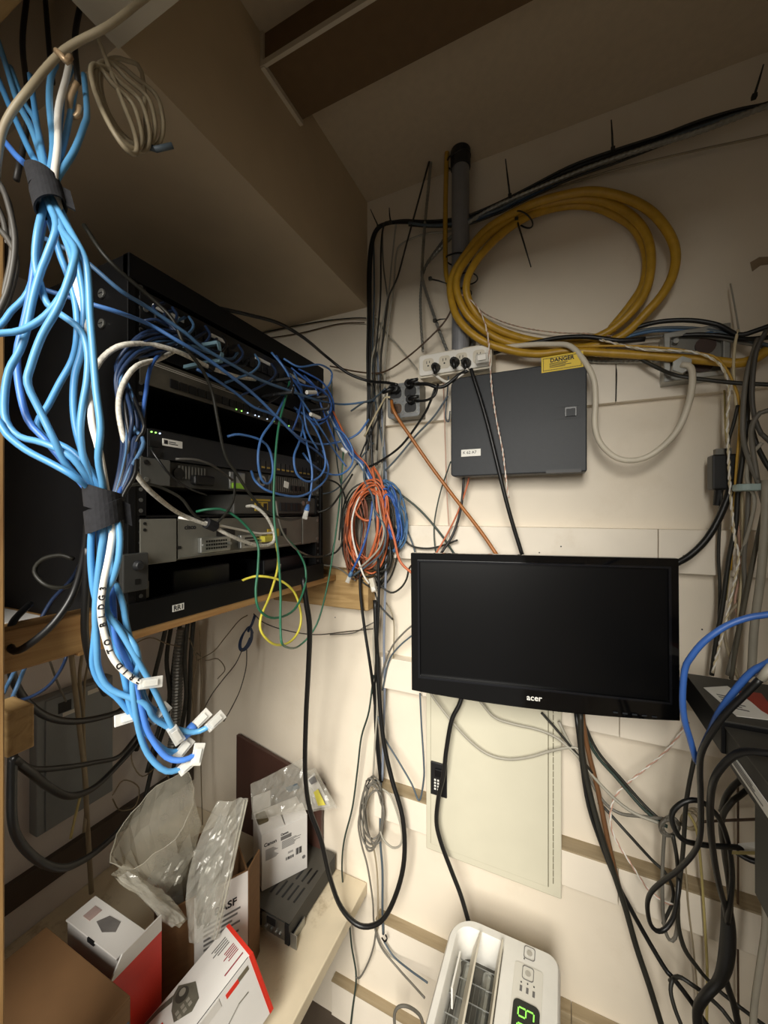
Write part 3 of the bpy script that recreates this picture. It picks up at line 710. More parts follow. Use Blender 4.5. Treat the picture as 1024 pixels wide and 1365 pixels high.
# small white carton on the recorder
def small_carton():
    e1 = V((.543, .84, 0)).normalized(); e2 = V((-.84, .543, 0)).normalized(); A = V((-.731, .804, -1.0183)); L, D, H = .129, .092, .15
    t = thing('white_carton', 'white printed carton standing on the black recorder under a bag', 'box', A + e1 * L / 2 + e2 * D / 2)
    MB().obox(A, e1 * L, e2 * D, (0, 0, H)).build('box_body', WBOX, t, bevel=.0015)
    out = -e2; b = A + out * .0003 + V((0, 0, H))
    for f0, w_, hh in ((A + V((0, 0, H)), .063, .0), (A + e1 * .066 + V((0, 0, H)), .063, .004)):
        MB().obox(f0 + V((0, 0, .001)), e1 * w_, e2 * .04 + V((0, 0, .006 + hh)), (0, 0, .0015)).build('flap', WBOX, t, bevel=.0006)
    s1 = A + e2 * D + V((0, 0, H)); MB().obox(s1, e1 * .05, e2 * .004, (0, 0, .045)).build('flap', WBOX, t)
    MB().obox(A + e2 * .03 + V((0, 0, H + .001)), e1 * .028, e2 * .04, (0, 0, .012)).build('packing_paper', mat('kraft_paper', '#5d5238', .7, var=.3), t, bevel=.004)
    dn = V((0, 0, -1))
    text('brand_mark', 'Canon', b + e1 * .006 + dn * .034, e1, (0, 0, 1), .013, INK, t, ext=.0003, bold=.0003)
    text('brand_mark', 'Canon', b + e1 * .052 + dn * .024, e1, (0, 0, 1), .008, INK, t, ext=.0003, bold=.0003)
    MB().obox(b + e1 * .052 + dn * .037, e1 * .030, V((0, 0, .010)), out * .0004).build('grey_patch', INKG, t)
    print_lines('small_print', b + e1 * .010 + dn * .044, e1, dn, .036, .03, 8, INKG, t, out)
    print_lines('small_print', b + e1 * .055 + dn * .041, e1, dn, .055, .022, 7, INKG, t, out)
    barcode('barcode', b + e1 * .095 + dn * .078, e1, dn, .018, .018, 9, INK, t, out)
    barcode('barcode', b + e1 * .066 + dn * .090, e1, dn, .024, .008, 9, INK, t, out)
    print_lines('small_print', b + e1 * .072 + dn * .077, e1, dn, .018, .006, 2, INKG, t, out)
    q = b + e1 * .118 + dn * .112; MB().cyl(q, q + out * .0004, .005, 12).build('round_mark', INKG, t)
    return t
small_carton()

# red and white camera carton in front
def red_white_carton():
    k = 1.1
    T = V((-.588205, .557226, -.799767)) * k
    e1 = V((.9643, -.2583, .0582)).normalized(); e3 = V((-.2334, -.9331, -.2735)).normalized(); e2 = e1.cross(e3) * 1
    if e2.z > 0: e2 = -e2
    w_, h_, L = .0833 * k, .1402 * k, .19
    t = thing('red_white_carton', 'white carton with red edge and camera picture tilted against the open box', 'box', T + e1 * w_ / 2 + e3 * L / 2 + e2 * h_)
    MB().obox(T + e3 * .004, e1 * w_, e3 * (L - .004), e2 * h_).build('box_body', WBOX, t, bevel=.0012)
    MB().obox(T, e1 * (w_ + .0008), e3 * .005, e2 * (h_ + .0005) - e2 * .0).build('red_end', REDC, t, bevel=.0012)
    # the red end folds a little over both faces
    up = -e2
    MB().obox(T + up * .0004 + e3 * .004, e1 * w_, e3 * .0035, e2 * .001).build('red_edge', REDC, t)
    R0 = T + e1 * w_; MB().obox(R0 - e1 * .0004, e1 * .001, e3 * .009, e2 * h_).build('red_edge', REDC, t)
    tp = T + up * .0002
    P = lambda a, b: tp + e1 * a + e3 * b
    nrm = up
    # print on the top: text lines run along e3, stacked along e1 ; seen reading from near
    print_lines('small_print', P(.016, .018), -e3 * -1, e1, .034, .020, 4, INKG, t, nrm)
    print_lines('small_print', P(.042, .014), e3, e1, .030, .022, 5, INKR, t, nrm)
    print_lines('small_print', P(w_ - .018, .012), e3, e1, .040, .006, 1, INKR, t, nrm, vary=False)
    MB().obox(P(w_ - .001, .0105), e1 * .0012, e3 * (L - .012), nrm * .0004).build('lid_seam', CHAR2, t)
    # camera picture: a printed lens block with a cord
    pic = [(.005, .110), (.030, .088), (.060, .096), (.066, .112), (.050, .138), (.030, .134), (.010, .122)]
    MB().prism([P(a, b) for a, b in pic], nrm * .0006).build('printed_camera', mat('print_grey', '#5f5c50', .5, var=.25, scale=60), t)
    q = P(.025, .112); MB().cyl(q, q + nrm * .0009, .012, 18).build('printed_lens', mat('print_dark', '#3c3a33', .4), t)
    q = P(.022, .110); MB().cyl(q, q + nrm * .0011, .006, 14).build('printed_lens', mat('print_pale', '#8c887c', .4), t)
    for a in (.040, .049):
        for b in (.106, .116, .126): MB().obox(P(a, b), e1 * .006, e3 * .006, nrm * .0009).build('printed_key', mat('print_pale', '#8c887c', .4), t)
    MB().prism([P(a, b) for a, b in ((.010, .122), (.018, .128), (.010, .150), (.006, .185), (.001, .185), (.003, .146))], nrm * .0006).build('printed_cord', mat('print_grey', '#5f5c50', .5), t)
    MB().obox(P(.030, .150), e1 * .014, e3 * .03, nrm * .0006).build('red_mark', REDC, t)
    # side face
    Q = lambda a, b: R0 + e1 * .0003 + e2 * a + e3 * b
    MB().obox(Q(.012, .016), e2 * .010, e3 * .022, e1 * .0004).build('grey_mark', mat('print_olive', '#6a6250', .5), t)
    MB().obox(Q(.013, .038), e2 * .010, e3 * .026, e1 * .0004).build('red_mark', REDC, t)
    text('brand_mark', 'Canon', Q(.030, .172), -e3, -e2, .022, INKR, t, ext=.0003, bold=.0005)
    MB().tube([Q(.06, .03), Q(.058, .05), Q(.068, .075), Q(.09, .09)], .0012, 5).build('printed_cord', mat('print_grey', '#5f5c50', .5), t)
    MB().obox(Q(.004, .075), e2 * .018, e3 * .10, e1 * .0006).build('side_flap', mat('flap_white', '#c9c5be', .5), t)
    return t
red_white_carton()

# ------------------------------------------------------------------ plastic bags
def sheet(corners, nu, nv, amp, seed, thick=.004, bulge=None):
    """crumpled closed sheet between four corners (front and back skins)"""
    rnd = random.Random(seed); a, b, c, d = [V(p) for p in corners]
    n = (b - a).cross(d - a).normalized(); ph = [(rnd.uniform(4, 14), rnd.uniform(4, 14), rnd.uniform(0, 6.3), rnd.uniform(.3, 1)) for _ in range(7)]
    def P(u, v, s):
        p = a.lerp(b, u).lerp(d.lerp(c, u), v); h = sum(w_ * math.sin(fu * u + fv * v + q) for fu, fv, q, w_ in ph) / 3
        e = min(1, 8 * min(u, 1 - u, v, 1 - v) + .05); jit = (rnd.random() - .5) * amp * .8
        if bulge: p = p + V(bulge) * math.sin(math.pi * v) * (1 - u)
        return p + n * (h * amp + jit + s * thick * e)
    mb = MB()
    for s in (1, -1):
        mb.grid([P(i / (nu - 1), j / (nv - 1), s) for i in range(nu) for j in range(nv)], nu, nv)
    return mb
# upright zip bag
def zip_bag():
    c = [W(252, 1257, .79, 'd'), W(292, 1250, .80, 'd'), W(331, 1064, .86, 'd'), W(289, 1069, .84, 'd')]
    t = thing('zip_bag', 'upright clear zip bag with crinkled silver edge in the open box', 'bag', W(272, 1258, .8, 'd'))
    sheet(c, 13, 26, .007, 3, .008, W(248, 1150, .81, 'd') - W(266, 1150, .82, 'd')).build('bag_film', BAG, t, smooth=False)
    i = [W(262, 1235, .805, 'd'), W(278, 1235, .805, 'd'), W(312, 1090, .855, 'd'), W(292, 1085, .845, 'd')]
    sheet(i, 9, 20, .008, 5, .003, W(254, 1150, .81, 'd') - W(264, 1150, .815, 'd')).build('silver_insert', BAGS, t)
    for k in (0, 1):
        P = [W(288 - k * 4 + (330 - 288) * j / 8, 1252 + (1066 - 1252) * j / 8, .795 + .06 * j / 8, 'd') for j in range(9)]
        MB().tube(P, .0016, 6).build('zip_ridge', BAGM, t, smooth=True)
    MB().prism([W(270, 1150, .83, 'd'), W(281, 1138, .83, 'd'), W(276, 1175, .825, 'd'), W(268, 1180, .825, 'd')], (0, .004, 0)).build('blue_piece', mat('deep_blue', '#1f2f55', .4), t)
zip_bag()
# milky open bag
def milky_bag():
    ctr = [(207, 1092, .84), (210, 1110, .85), (215, 1135, .86), (222, 1160, .87), (228, 1185, .88)]
    rad = [(.108, .052), (.098, .060), (.088, .062), (.066, .052), (.05, .04)]
    t = thing('milky_bag', 'milky plastic bag gaping open behind the zip bag', 'bag', W(226, 1190, .88, 'd'))
    ax1 = (W(242, 1035, .86, 'd') - W(152, 1138, .82, 'd')).normalized(); vw = W(207, 1092, 1, 'd').normalized()
    ax2 = ax1.cross(vw).normalized(); rnd = random.Random(4); mb = MB(); n = 28; vs = []
    for k, ((u, v, d), (ra, rb)) in enumerate(zip(ctr, rad)):
        p = W(u, v, d, 'd')
        for i in range(n):
            a = 2 * math.pi * i / n; wv = 1 + .07 * math.sin(3 * a + k) + .05 * math.sin(7 * a + 2 * k) + rnd.uniform(-.06, .06)
            vs.append(p + ax1 * math.cos(a) * ra * wv + ax2 * math.sin(a) * rb * wv + vw * math.sin(a + .5) * .055 * (1 - k * .12))
    mb.add(vs, [(k * n + i, k * n + (i + 1) % n, (k + 1) * n + (i + 1) % n, (k + 1) * n + i) for k in range(len(ctr) - 1) for i in range(n)])
    mb.build('bag_film', BAGM, t)
    rim = vs[:n] + [vs[0]]; MB().tube(rim, .0013, 5).build('bag_rim', BAGM, t, smooth=True)
    c = [W(190, 1185, .86, 'd'), W(245, 1165, .88, 'd'), W(268, 1130, .88, 'd'), W(215, 1150, .85, 'd')]
    sheet(c, 12, 10, .012, 8, .012).build('bag_bottom', BAGS, t)
milky_bag()
def flat_bag():
    c = [W(150, 1163, .76, 'd'), W(168, 1152, .80, 'd'), W(250, 1225, .80, 'd'), W(240, 1236, .77, 'd')]
    t = thing('flat_bag', 'flat folded clear bag lying over the left edge of the open box', 'bag', c[3])
    sheet(c, 8, 16, .005, 12, .007).build('bag_film', BAGM, t)
    c = [W(158, 1170, .755, 'd'), W(172, 1160, .775, 'd'), W(246, 1226, .775, 'd'), W(230, 1236, .76, 'd')]
    sheet(c, 6, 14, .006, 15, .003).build('bag_fold', BAG, t)
flat_bag()
def top_bag():
    t = thing('clear_bag', 'crinkled clear bag with paper slip draped on the white carton', 'bag', W(390, 1095, 1.03, 'd'))
    c = [W(336, 1093, 1.02, 'd'), W(418, 1078, 1.08, 'd'), W(404, 1010, 1.12, 'd'), W(334, 1046, 1.05, 'd')]
    sheet(c, 16, 12, .010, 21, .010).build('bag_film', BAG, t)
    c = [W(412, 1082, 1.08, 'd'), W(450, 1077, 1.10, 'd'), W(420, 1024, 1.13, 'd'), W(400, 1030, 1.10, 'd')]
    sheet(c, 8, 10, .005, 22, .004).build('bag_end', BAG, t)
    q = [W(411, 1080, 1.085, 'd'), W(440, 1074, 1.105, 'd'), W(419, 1030, 1.12, 'd'), W(404, 1045, 1.10, 'd')]
    n = (q[1] - q[0]).cross(q[3] - q[0]).normalized() * .0015
    MB().prism(q, n).build('paper_slip', WBOX, t)
    nf = -n if n.y > 0 else n
    q2 = [W(424, 1074, 1.085, 'd'), W(434, 1073, 1.09, 'd'), W(424, 1052, 1.10, 'd'), W(418, 1056, 1.095, 'd')]
    MB().prism(q2, nf * .4).build('yellow_print', YEL, t)
    q3 = [W(415, 1046, 1.09, 'd'), W(423, 1042, 1.10, 'd'), W(419, 1034, 1.105, 'd'), W(411, 1040, 1.095, 'd')]
    MB().prism(q3, nf * .4).build('grey_print', INKG, t)
    q4 = [W(385, 1056, 1.07, 'd'), W(400, 1050, 1.08, 'd'), W(396, 1044, 1.08, 'd'), W(380, 1050, 1.07, 'd')]
    MB().prism(q4, nf).build('blue_piece', SLATE, t)
top_bag()

# ------------------------------------------------------------------ equipment at the right edge
def right_gear():
    x0 = .201
    t = thing('rack_unit', 'slim black rack unit at the right edge with paper slip on top', 'rack unit', (.32, .765, -.335))
    B(x0, XR - .005, .682, .85, -.335, -.2895).build('case', BLACKM, t, bevel=.0015)
    B(x0 - .001, XR - .005, .681, .851, -.2895, -.2875).build('top_cover', mat('unit_top', '#3a3833', .55, var=.12, scale=40), t)
    q = [W(938, 917, -.287, 'Z'), W(970, 915, -.287, 'Z'), W(1040, 962, -.287, 'Z'), W(982, 955, -.287, 'Z')]
    MB().prism(q, (0, 0, .0008)).build('paper_slip', WHITEL, t)
    q = [W(985, 922, -.287, 'Z'), W(1015, 925, -.287, 'Z'), W(1045, 965, -.287, 'Z'), W(1015, 948, -.287, 'Z')]
    MB().prism(q, (0, 0, .0012)).build('red_band', mat('dull_red', '#9c3526', .5), t)
    p = W(955, 925, -.2862, 'Z'); print_lines('small_print', p, (1, -.2, 0), (0, -1, 0), .03, .05, 6, INKG, t, (0, 0, 1), .0004)
    t = thing('rack_unit', 'second black unit at the right edge with long label strip on side', 'rack unit', (.32, .56, -.342))
    B(x0 + .004, XR - .005, .43, .679, -.342, -.297).build('case', BLACKM, t, bevel=.0015)
    B(x0 + .003, XR - .005, .43, .679, -.297, -.295).build('top_cover', mat('unit_top', '#3a3833', .55, var=.12, scale=40), t)
    xs = x0 + .0035
    B(xs - .0006, xs + .0004, .555, .655, -.333, -.318).build('label_strip', WHITEL, t)
    print_lines('small_print', (xs - .0007, .65, -.321), (0, -1, 0), (0, 0, -1), .085, .009, 3, INKG, t, (-1, 0, 0), .0003)
    t = thing('equipment_stand', 'black stand under the rack units at the right edge', 'stand', (.3, .6, FZ))
    B(.31, XR - .005, .45, .85, -.375, -.343).build('tray', BLACKM, t, bevel=.002)
    B(XR - .05, XR - .01, .80, .84, FZ, -.375).build('leg', BLACKM, t, bevel=.002)
    B(.21, .33, .555, .607, -.457, -.343).build('bracket', BLACKM, t, bevel=.002)
    B(XR - .05, XR - .01, .5, .54, FZ, -.375).build('leg', BLACKM, t)
right_gear()

# ================================================================== the equipment rack
RX = -.59; RY0, RY1 = .365, .885; RZ0, RZ1 = -.180, .388; RB = -1.12
def rack():
    t = thing('equipment_rack', 'open fronted black equipment rack full of network gear on the shelf', 'rack', (-.85, .62, RZ0))
    B(RB, RX, RY0, RY0 + .012, RZ0, RZ1).build('side_panel', BLACKM, t, bevel=.001)
    B(RB, RX, RY1 - .012, RY1, RZ0, RZ1).build('side_panel', BLACKM, t, bevel=.001)
    B(RB, RX, RY0 + .012, RY1 - .012, RZ1 - .012, RZ1).build('top_panel', BLACKM, t)
    B(RB, RX, RY0 + .012, RY1 - .012, RZ0, RZ0 + .004).build('bottom_panel', BLACKM, t)
    B(RB, RB + .01, RY0 + .012, RY1 - .012, RZ0 + .004, RZ1 - .012).build('rear_panel', BLACKM, t)
    B(RX - .012, RX + .003, RY0, RY1, RZ1 - .036, RZ1 + .001).build('top_bar', BLACKM, t, bevel=.001)
    bb = B(RX - .012, RX + .003, RY0, RY1, RZ0, RZ0 + .042).build('bottom_bar', BLACKM, t, bevel=.001)
    p = W(230, 815.5, RX + .003, 'X'); q = W(245, 811, RX + .003, 'X')
    l = B(RX + .003, RX + .0038, p.y, q.y, p.z - .0005, p.z + .0105).build('label_tag', WHITEL, bb)
    text('tag_lettering', 'RR1', (RX + .0039, p.y + .0015, p.z + .0012), (0, 1, 0), (0, 0, 1), .0105, INK, l, ext=.0002) if False else None
    text('tag_lettering', 'RR1', (RX + .0039, p.y + .001, p.z + .0013), (0, 1, 0), (0, 0, 1), .0115, INK, bb, ext=.0002, bold=.0002)
    for y in (RY0 + .012, RY1 - .03):
        r = B(RX - .014, RX - .002, y, y + .018, RZ0 + .042, RZ1 - .036).build('rail', BLACKM, t, bevel=.0008)
        h = MB()
        for k in range(30):
            z = RZ0 + .05 + k * .0165; h.cyl((RX - .0022, y + .009, z), (RX - .0012, y + .009, z), .0032, 8)
        o = h.build('rail_holes', mat('hole_grey', '#4b4b48', .5), r); o['kind'] = 'stuff'
    for u, v in ((137, 392), (137, 432)):
        p = W(u, v, RY0 - .0005); s = MB().cyl((p.x, RY0 - .004, p.z), (p.x, RY0, p.z), .0075, 14).build('screw', SILVER, t, bevel=.001)
        B(p.x - .0045, p.x + .0045, RY0 - .0046, RY0 - .0038, p.z - .0007, p.z + .0007).build('screw_slot', BLACK, s)
    # door catch plate at the near front edge
    a = W(163, 737, RX + .012, 'X'); b = W(197, 793, RX + .012, 'X')
    c = B(RX + .003, RX + .014, a.y, b.y, -.118, -.062).build('catch_plate', mat('catch_grey', '#343432', .45, var=.1), t, bevel=.0015)
    y = (a.y + b.y) / 2 + .002; MB().cyl((RX + .014, y, -.08), (RX + .022, y, -.08), .0085, 16, .006).build('catch_knob', CHAR2, c, bevel=.0015)
    B(RX + .0138, RX + .0146, y - .004, y + .004, -.108, -.1).build('catch_slot', BLACK, c)
rack()
y0, y1 = .384, .866
def unit_box(t, z0, z1, m, face=None, xb=-.95, ya=y0, yb=y1, xf=RX - .001):
    B(xb, xf - .004, ya + .008, yb - .008, z0 + .001, z1 - .001).build('chassis', m, t)
    return B(xf - .004, xf, ya, yb, z0, z1).build('face_plate', face or m, t, bevel=.0008)
# patch panel at the top
def patch_panel():
    t = thing('patch_bay', 'black patch panel with white label strips at the top of the rack', 'patch panel', (-.62, .625, .288))
    f = unit_box(t, .288, .345, BLACKP, xb=-.66)
    for k in range(24):
        y = y0 + .022 + k * .0185
        o = B(RX - .001, RX + .0035, y, y + .0155, .302, .318).build('port', CHAR2, t, bevel=.0006)
        B(RX + .0034, RX + .0039, y + .002, y + .0135, .304, .3145).build('port_opening', BLACK, o)
    for k in range(4):
        y = y0 + .020 + k * .113
        B(RX - .001, RX + .0012, y, y + (.055, .03, .045, .062)[k], .3245, .3310).build('label_strip', WHITEL, t)
    for yy in (y0 + .008, y1 - .008): MB().cyl((RX, yy, .316), (RX + .002, yy, .316), .004, 10).build('screw', SILVER, t)
patch_panel()
# cable manager with hooks
def cable_manager():
    t = thing('cable_manager', 'black cable manager with dusty blue hooks below the patch panel', 'cable manager', (-.6, .6, .246))
    B(-.64, RX - .001, y0, y1, .248, .284).build('back_plate', BLACKM, t, bevel=.001)
    hm = mat('dusty_blue_plastic', '#5b7884', .5, var=.1)
    for yc, m in ((.47, hm), (.66, BLACKP), (.80, BLACKP)):
        for dy, dz in ((.0, .028), (.005, .0)):
            P = [V((RX - .002, yc + dy - .012, .250 + dz)), V((RX + .03, yc + dy - .008, .252 + dz)), V((RX + .070, yc + dy, .254 + dz)), V((RX + .073, yc + dy, .254 + dz + (.011 if dz == 0 else -.011)))]
            mb = MB()
            for a, b in zip(P[:-1], P[1:]):
                d = (b - a); s = V((0, 1, 0)) * .004
                mb.obox(a - s - V((0, 0, .003)), d, s * 2, V((0, 0, .006)))
            mb.build('cable_hook', m, t, bevel=.0008)
cable_manager()
def top_switch():
    t = thing('network_switch', 'black network switch with a dusty tan front strip below the cable manager', 'network switch', (-.75, .62, .196))
    f = unit_box(t, .200, .243, BLACKP, mat('switch_front', '#4b463c', .5, var=.25, scale=60), xb=-.93)
    for k in range(22):
        y = y0 + .05 + k * .018
        o = B(RX - .001, RX + .0012, y, y + .014, .207, .221).build('port', BLACK, t)
    print_lines('print_band', (RX - .0006, y0 + .012, .238), (0, 1, 0), (0, 0, -1), .2, .006, 2, mat('pale_print', '#b4afa4', .5), t, (1, 0, 0), .0006)
    for (u, v), m in (((316, 531), LED), ((323, 536), LED), ((331, 530), LEDW), ((341, 530), LEDW), ((346, 535), LEDW), ((357, 542), LEDW), ((386, 556), LED), ((366, 541), LED)):
        p = W(u, v, RX + .0015, 'X'); z = min(max(p.z, .2015), .205)
        MB().cyl((RX - .001, p.y, z), (RX + .0008, p.y, z), .0013, 6).build('indicator_light', m, t)
top_switch()
def slim_switch():
    t = thing('network_switch', 'slim black switch with white sticker at its near end, blue cords at right', 'network switch', (-.7, .62, .084))
    f = unit_box(t, .086, .132, CHAR2, CHAR2, ya=y0 + .012, yb=y1 - .008)
    B(RX - .06, RX - .004, y0 + .02, y1 - .03, .132, .134).build('top_cover', BLACKM, t)
    a = W(217, 576, RX, 'X'); b = W(243, 584, RX, 'X')
    s = B(RX - .001, RX + .0004, a.y, b.y, .1085, .120).build('sticker', WHITEL, t)
    B(RX + .0004, RX + .0007, a.y + .002, a.y + .0085, .1115, .118).build('sticker_mark', INK, s)
    print_lines('small_print', (RX + .0004, a.y + .0105, .1165), (0, 1, 0), (0, 0, -1), .02, .006, 2, INK, s, (1, 0, 0), .0003)
    for k in range(3):
        MB().cyl((RX - .001, y0 + .018 + k * .007, .127), (RX + .0006, y0 + .018 + k * .007, .127), .0013, 6).build('indicator_light', LED if k < 2 else LEDW, t)
    for k in range(2): B(RX - .001, RX + .002, y0 + .014, y0 + .032, .090 + k * .014, .099 + k * .014).build('port', BLACK, t)
    for k in range(12):
        y = .645 + k * .0165
        o = B(RX - .001, RX + .0015, y, y + .014, .094, .112).build('port', BLACKP, t)
        B(RX + .0013, RX + .0019, y + .002, y + .012, .0955, .099).build('port_contacts', mat('brass_contacts', '#b59b4c', .35, metal=.7), o)
slim_switch()
def server_unit():
    t = thing('rack_server', 'grey one unit server with mounting ears and green latch in mid rack', 'server', (-.75, .62, .042))
    B(-1.0, RX - .012, y0 + .02, y1 - .02, .043, .085).build('chassis', GREYM, t)
    G2 = mat('ear_grey', '#5a5a56', .45, metal=.4, var=.15)
    for ya, yb in ((y0, y0 + .050), (y1 - .030, y1)):
        e = B(RX - .003, RX, ya, yb, .043, .0855).build('mounting_ear', G2, t, bevel=.0008)
        for z in (.051, .078):
            MB().cyl((RX, (ya + (.009 if ya < .5 else .022)), z), (RX + .0016, (ya + (.009 if ya < .5 else .022)), z), .0038, 12).build('screw', SILVER if z < .06 else BLACK, e)
    B(RX - .012, RX - .009, y0 + .05, y1 - .03, .044, .0845).build('rear_face', mat('server_face', '#3b3a36', .5, var=.25), t)
    for k in range(9):
        y = .455 + k * .0065; B(RX - .009, RX - .0065, y, y + .0028, .058, .080).build('grille_bar', GREYM, t)
    MB().cyl((RX - .009, .455, .066), (RX - .006, .455, .066), .010, 14).build('fan_ring', BLACK, t)
    B(RX - .009, RX + .006, .478, .522, .048, .066).build('power_inlet', BLACK, t, bevel=.004)
    B(RX - .009, RX - .004, .565, .605, .046, .08).build('port_block', SILVER, t, bevel=.001)
    B(RX - .004, RX + .001, .57, .60, .047, .058).build('green_latch', LIME, t, bevel=.001)
    MB().cyl((RX - .009, .655, .068), (RX - .004, .655, .068), .012, 18).build('lock_ring', SILVER, t)
    MB().cyl((RX - .004, .655, .068), (RX - .003, .655, .068), .007, 14).build('lock_core', BLACK, t)
    for k in range(20):
        y = .68 + k * .0075; B(RX - .009, RX - .0065, y, y + .0032, .047, .082).build('grille_bar', GREYM, t)
    for k in range(3): B(RX - .0065, RX - .002, .755 + k * .018, .768 + k * .018, .052, .064).build('port', BLACK, t)
server_unit()
def router_small():
    t = thing('small_router', 'small dark grey router on a rack tray with a yellow framed port', 'router', (-.7, .73, -.006))
    B(-.85, RX - .004, .575, .855, -.005, .036).build('case', mat('router_case', '#4e4d49', .5, var=.12), t, bevel=.003)
    B(-1.0, RX - .002, y0, y1, -.009, -.0055).build('tray', BLACKM, t)
    yel = mat('port_yellow', '#c4a634', .5)
    for y, m in ((.632, yel), (.652, yel), (.712, CHAR), (.732, CHAR), (.752, CHAR), (.772, CHAR)):
        o = B(RX - .005, RX - .001, y, y + .018, .002, .022).build('port', m, t, bevel=.0006)
        B(RX - .0012, RX - .0005, y + .0035, y + .0145, .005, .019).build('port_opening', BLACK, o)
    for y in (.80, .82): MB().cyl((RX - .005, y, .022), (RX - .0015, y, .022), .006, 12).build('antenna_cap', SILVER, t)
    B(RX - .004, RX - .003, .622, .68, .024, .028).build('yellow_strip', yel, t)
router_small()
def router_big():
    t = thing('large_router', 'large grey metal router with bare connector blocks near the rack bottom', 'router', (-.75, .62, -.083))
    B(-1.0, RX - .006, y0 + .055, y1 - .03, -.082, -.012).build('chassis', ROUTER, t)
    e = B(RX - .004, RX - .0005, y0, y0 + .062, -.083, -.011).build('mounting_ear', ROUTER, t, bevel=.0008)
    for z in (-.018, -.028, -.072): MB().cyl((RX - .0005, y0 + .007, z), (RX + .0004, y0 + .007, z), .0024, 8).build('ear_hole', BLACK, e)
    e = B(RX - .004, RX - .0005, y1 - .07, y1, -.080, -.013).build('mounting_ear', ROUTER, t, bevel=.0008)
    for z in (-.022, -.070): MB().cyl((RX - .0005, y1 - .008, z), (RX + .0012, y1 - .008, z), .0042, 10).build('screw', SILVER, e)
    f = B(RX - .006, RX - .002, y0 + .066, y1 - .072, -.080, -.012).build('face_plate', ROUTER, t, bevel=.0008)
    B(RX - .002, RX - .0012, y0 + .069, y1 - .075, -.0775, -.0765).build('plate_edge', SILVER, t)
    text('brand_mark', 'cisco', (RX - .0018, .462, -.030), (0, 1, 0), (0, 0, 1), .0115, INK, t, ext=.0002, bold=.0003)
    B(RX - .002, RX - .0012, .53, .575, -.046, -.032).build('port_slot', BLACK, t)
    for ya, yb in ((.488, .556), (.582, .642)):
        c = B(RX - .002, RX + .008, ya, yb, -.074, -.046).build('connector_block', SILVER, t, bevel=.002)
        h = MB()
        for i in range(9):
            for j in range(3):
                y = ya + .012 + i * (yb - ya - .024) / 8; h.box(RX + .0078, RX + .0086, y - .0018, y + .0018, -.068 + j * .0065, -.0645 + j * .0065)
        o = h.build('pin_holes', BLACK, c); o['kind'] = 'stuff'
        for y in (ya + .004, yb - .004): MB().cyl((RX + .008, y, -.060), (RX + .012, y, -.060), .003, 8).build('jack_screw', SILVER, c)
    B(RX - .002, RX - .001, .447, .455, -.063, -.058).build('square_hole', BLACK, t)
    yel = mat('port_yellow', '#c4a634', .5)
    for y in (.668, .688, .715): B(RX - .002, RX + .001, y, y + .016, -.055, -.038).build('port', yel if y < .7 else BLACK, t)
    return t
router_big()
# dark kit in the bottom bay
o = B(-.80, -.63, .47, .60, RZ0 + .0045, -.106).build('power_brick', BLACKP, bevel=.004); tag(o, 'black power brick in the bottom bay of the rack', 'power brick')
o = B(-.86, -.62, .69, .85, RZ0 + .0045, -.11).build('dark_module', BLACKP, bevel=.003); tag(o, 'black module at the far end of the rack bottom bay', 'module')
o = B(-.66, -.60, .395, .405, RZ0 + .043, -.11).build('folded_bracket', GREYM, bevel=.001); tag(o, 'small grey bracket behind the catch plate in the rack bottom', 'bracket')

# ================================================================== velcro wraps
def velcro(label, u, v, d, u2, v2, d2, ra, rb, tail=None):
    a = W(u, v, d, 'd'); b = W(u2, v2, d2, 'd'); ax = (b - a); L = ax.length; ax.normalize(); vw = ((a + b) / 2).normalized()
    s = ax.cross(vw).normalized(); q = s.cross(ax).normalized(); t = thing('velcro_strap', label, 'strap', (a + b) / 2); n = 28
    for k in range(2):
        mb = MB(); o0 = a + ax * (L * (.0 if k == 0 else .42)); w_ = L * (.60 if k == 0 else .58); e = 1 + .05 * k
        pts = [(math.cos(2 * math.pi * i / n), math.sin(2 * math.pi * i / n)) for i in range(n)]
        sl = .006 * (1 if k == 0 else -1)
        ou = [o0 + s * (c * ra * e) + q * (z * rb * e) + ax * (c * sl) for c, z in pts]; inn = [o0 + s * (c * (ra * e - .0016)) + q * (z * (rb * e - .0016)) + ax * (c * sl) for c, z in pts]
        mb.ring(ou, inn, ax * w_).build('strap_turn', VELCRO, t)
    e0 = a + ax * L * .35 + s * ra * .98 - q * rb * .3; MB().obox(e0, ax * L * .6, s * .006 + ax * .004, q * .002).build('strap_end', VELCRO, t)
    return t
velcro('black strap round the blue cables high up at the left edge', 57, 234, .362, 68, 277, .355, .0125, .012)
velcro('black strap round the blue cables in front of the rack', 136, 651, .372, 141, 701, .375, .0155, .017)
t = thing('velcro_strap', 'small black strap holding two white cables on the large router', 'strap', W(281, 700, -.545, 'X'))
P = path('275,697,-.548 287,702,-.548', 'X'); MB().tube([P[0], P[1]], .0095, 10).build('strap_turn', VELCRO, t)

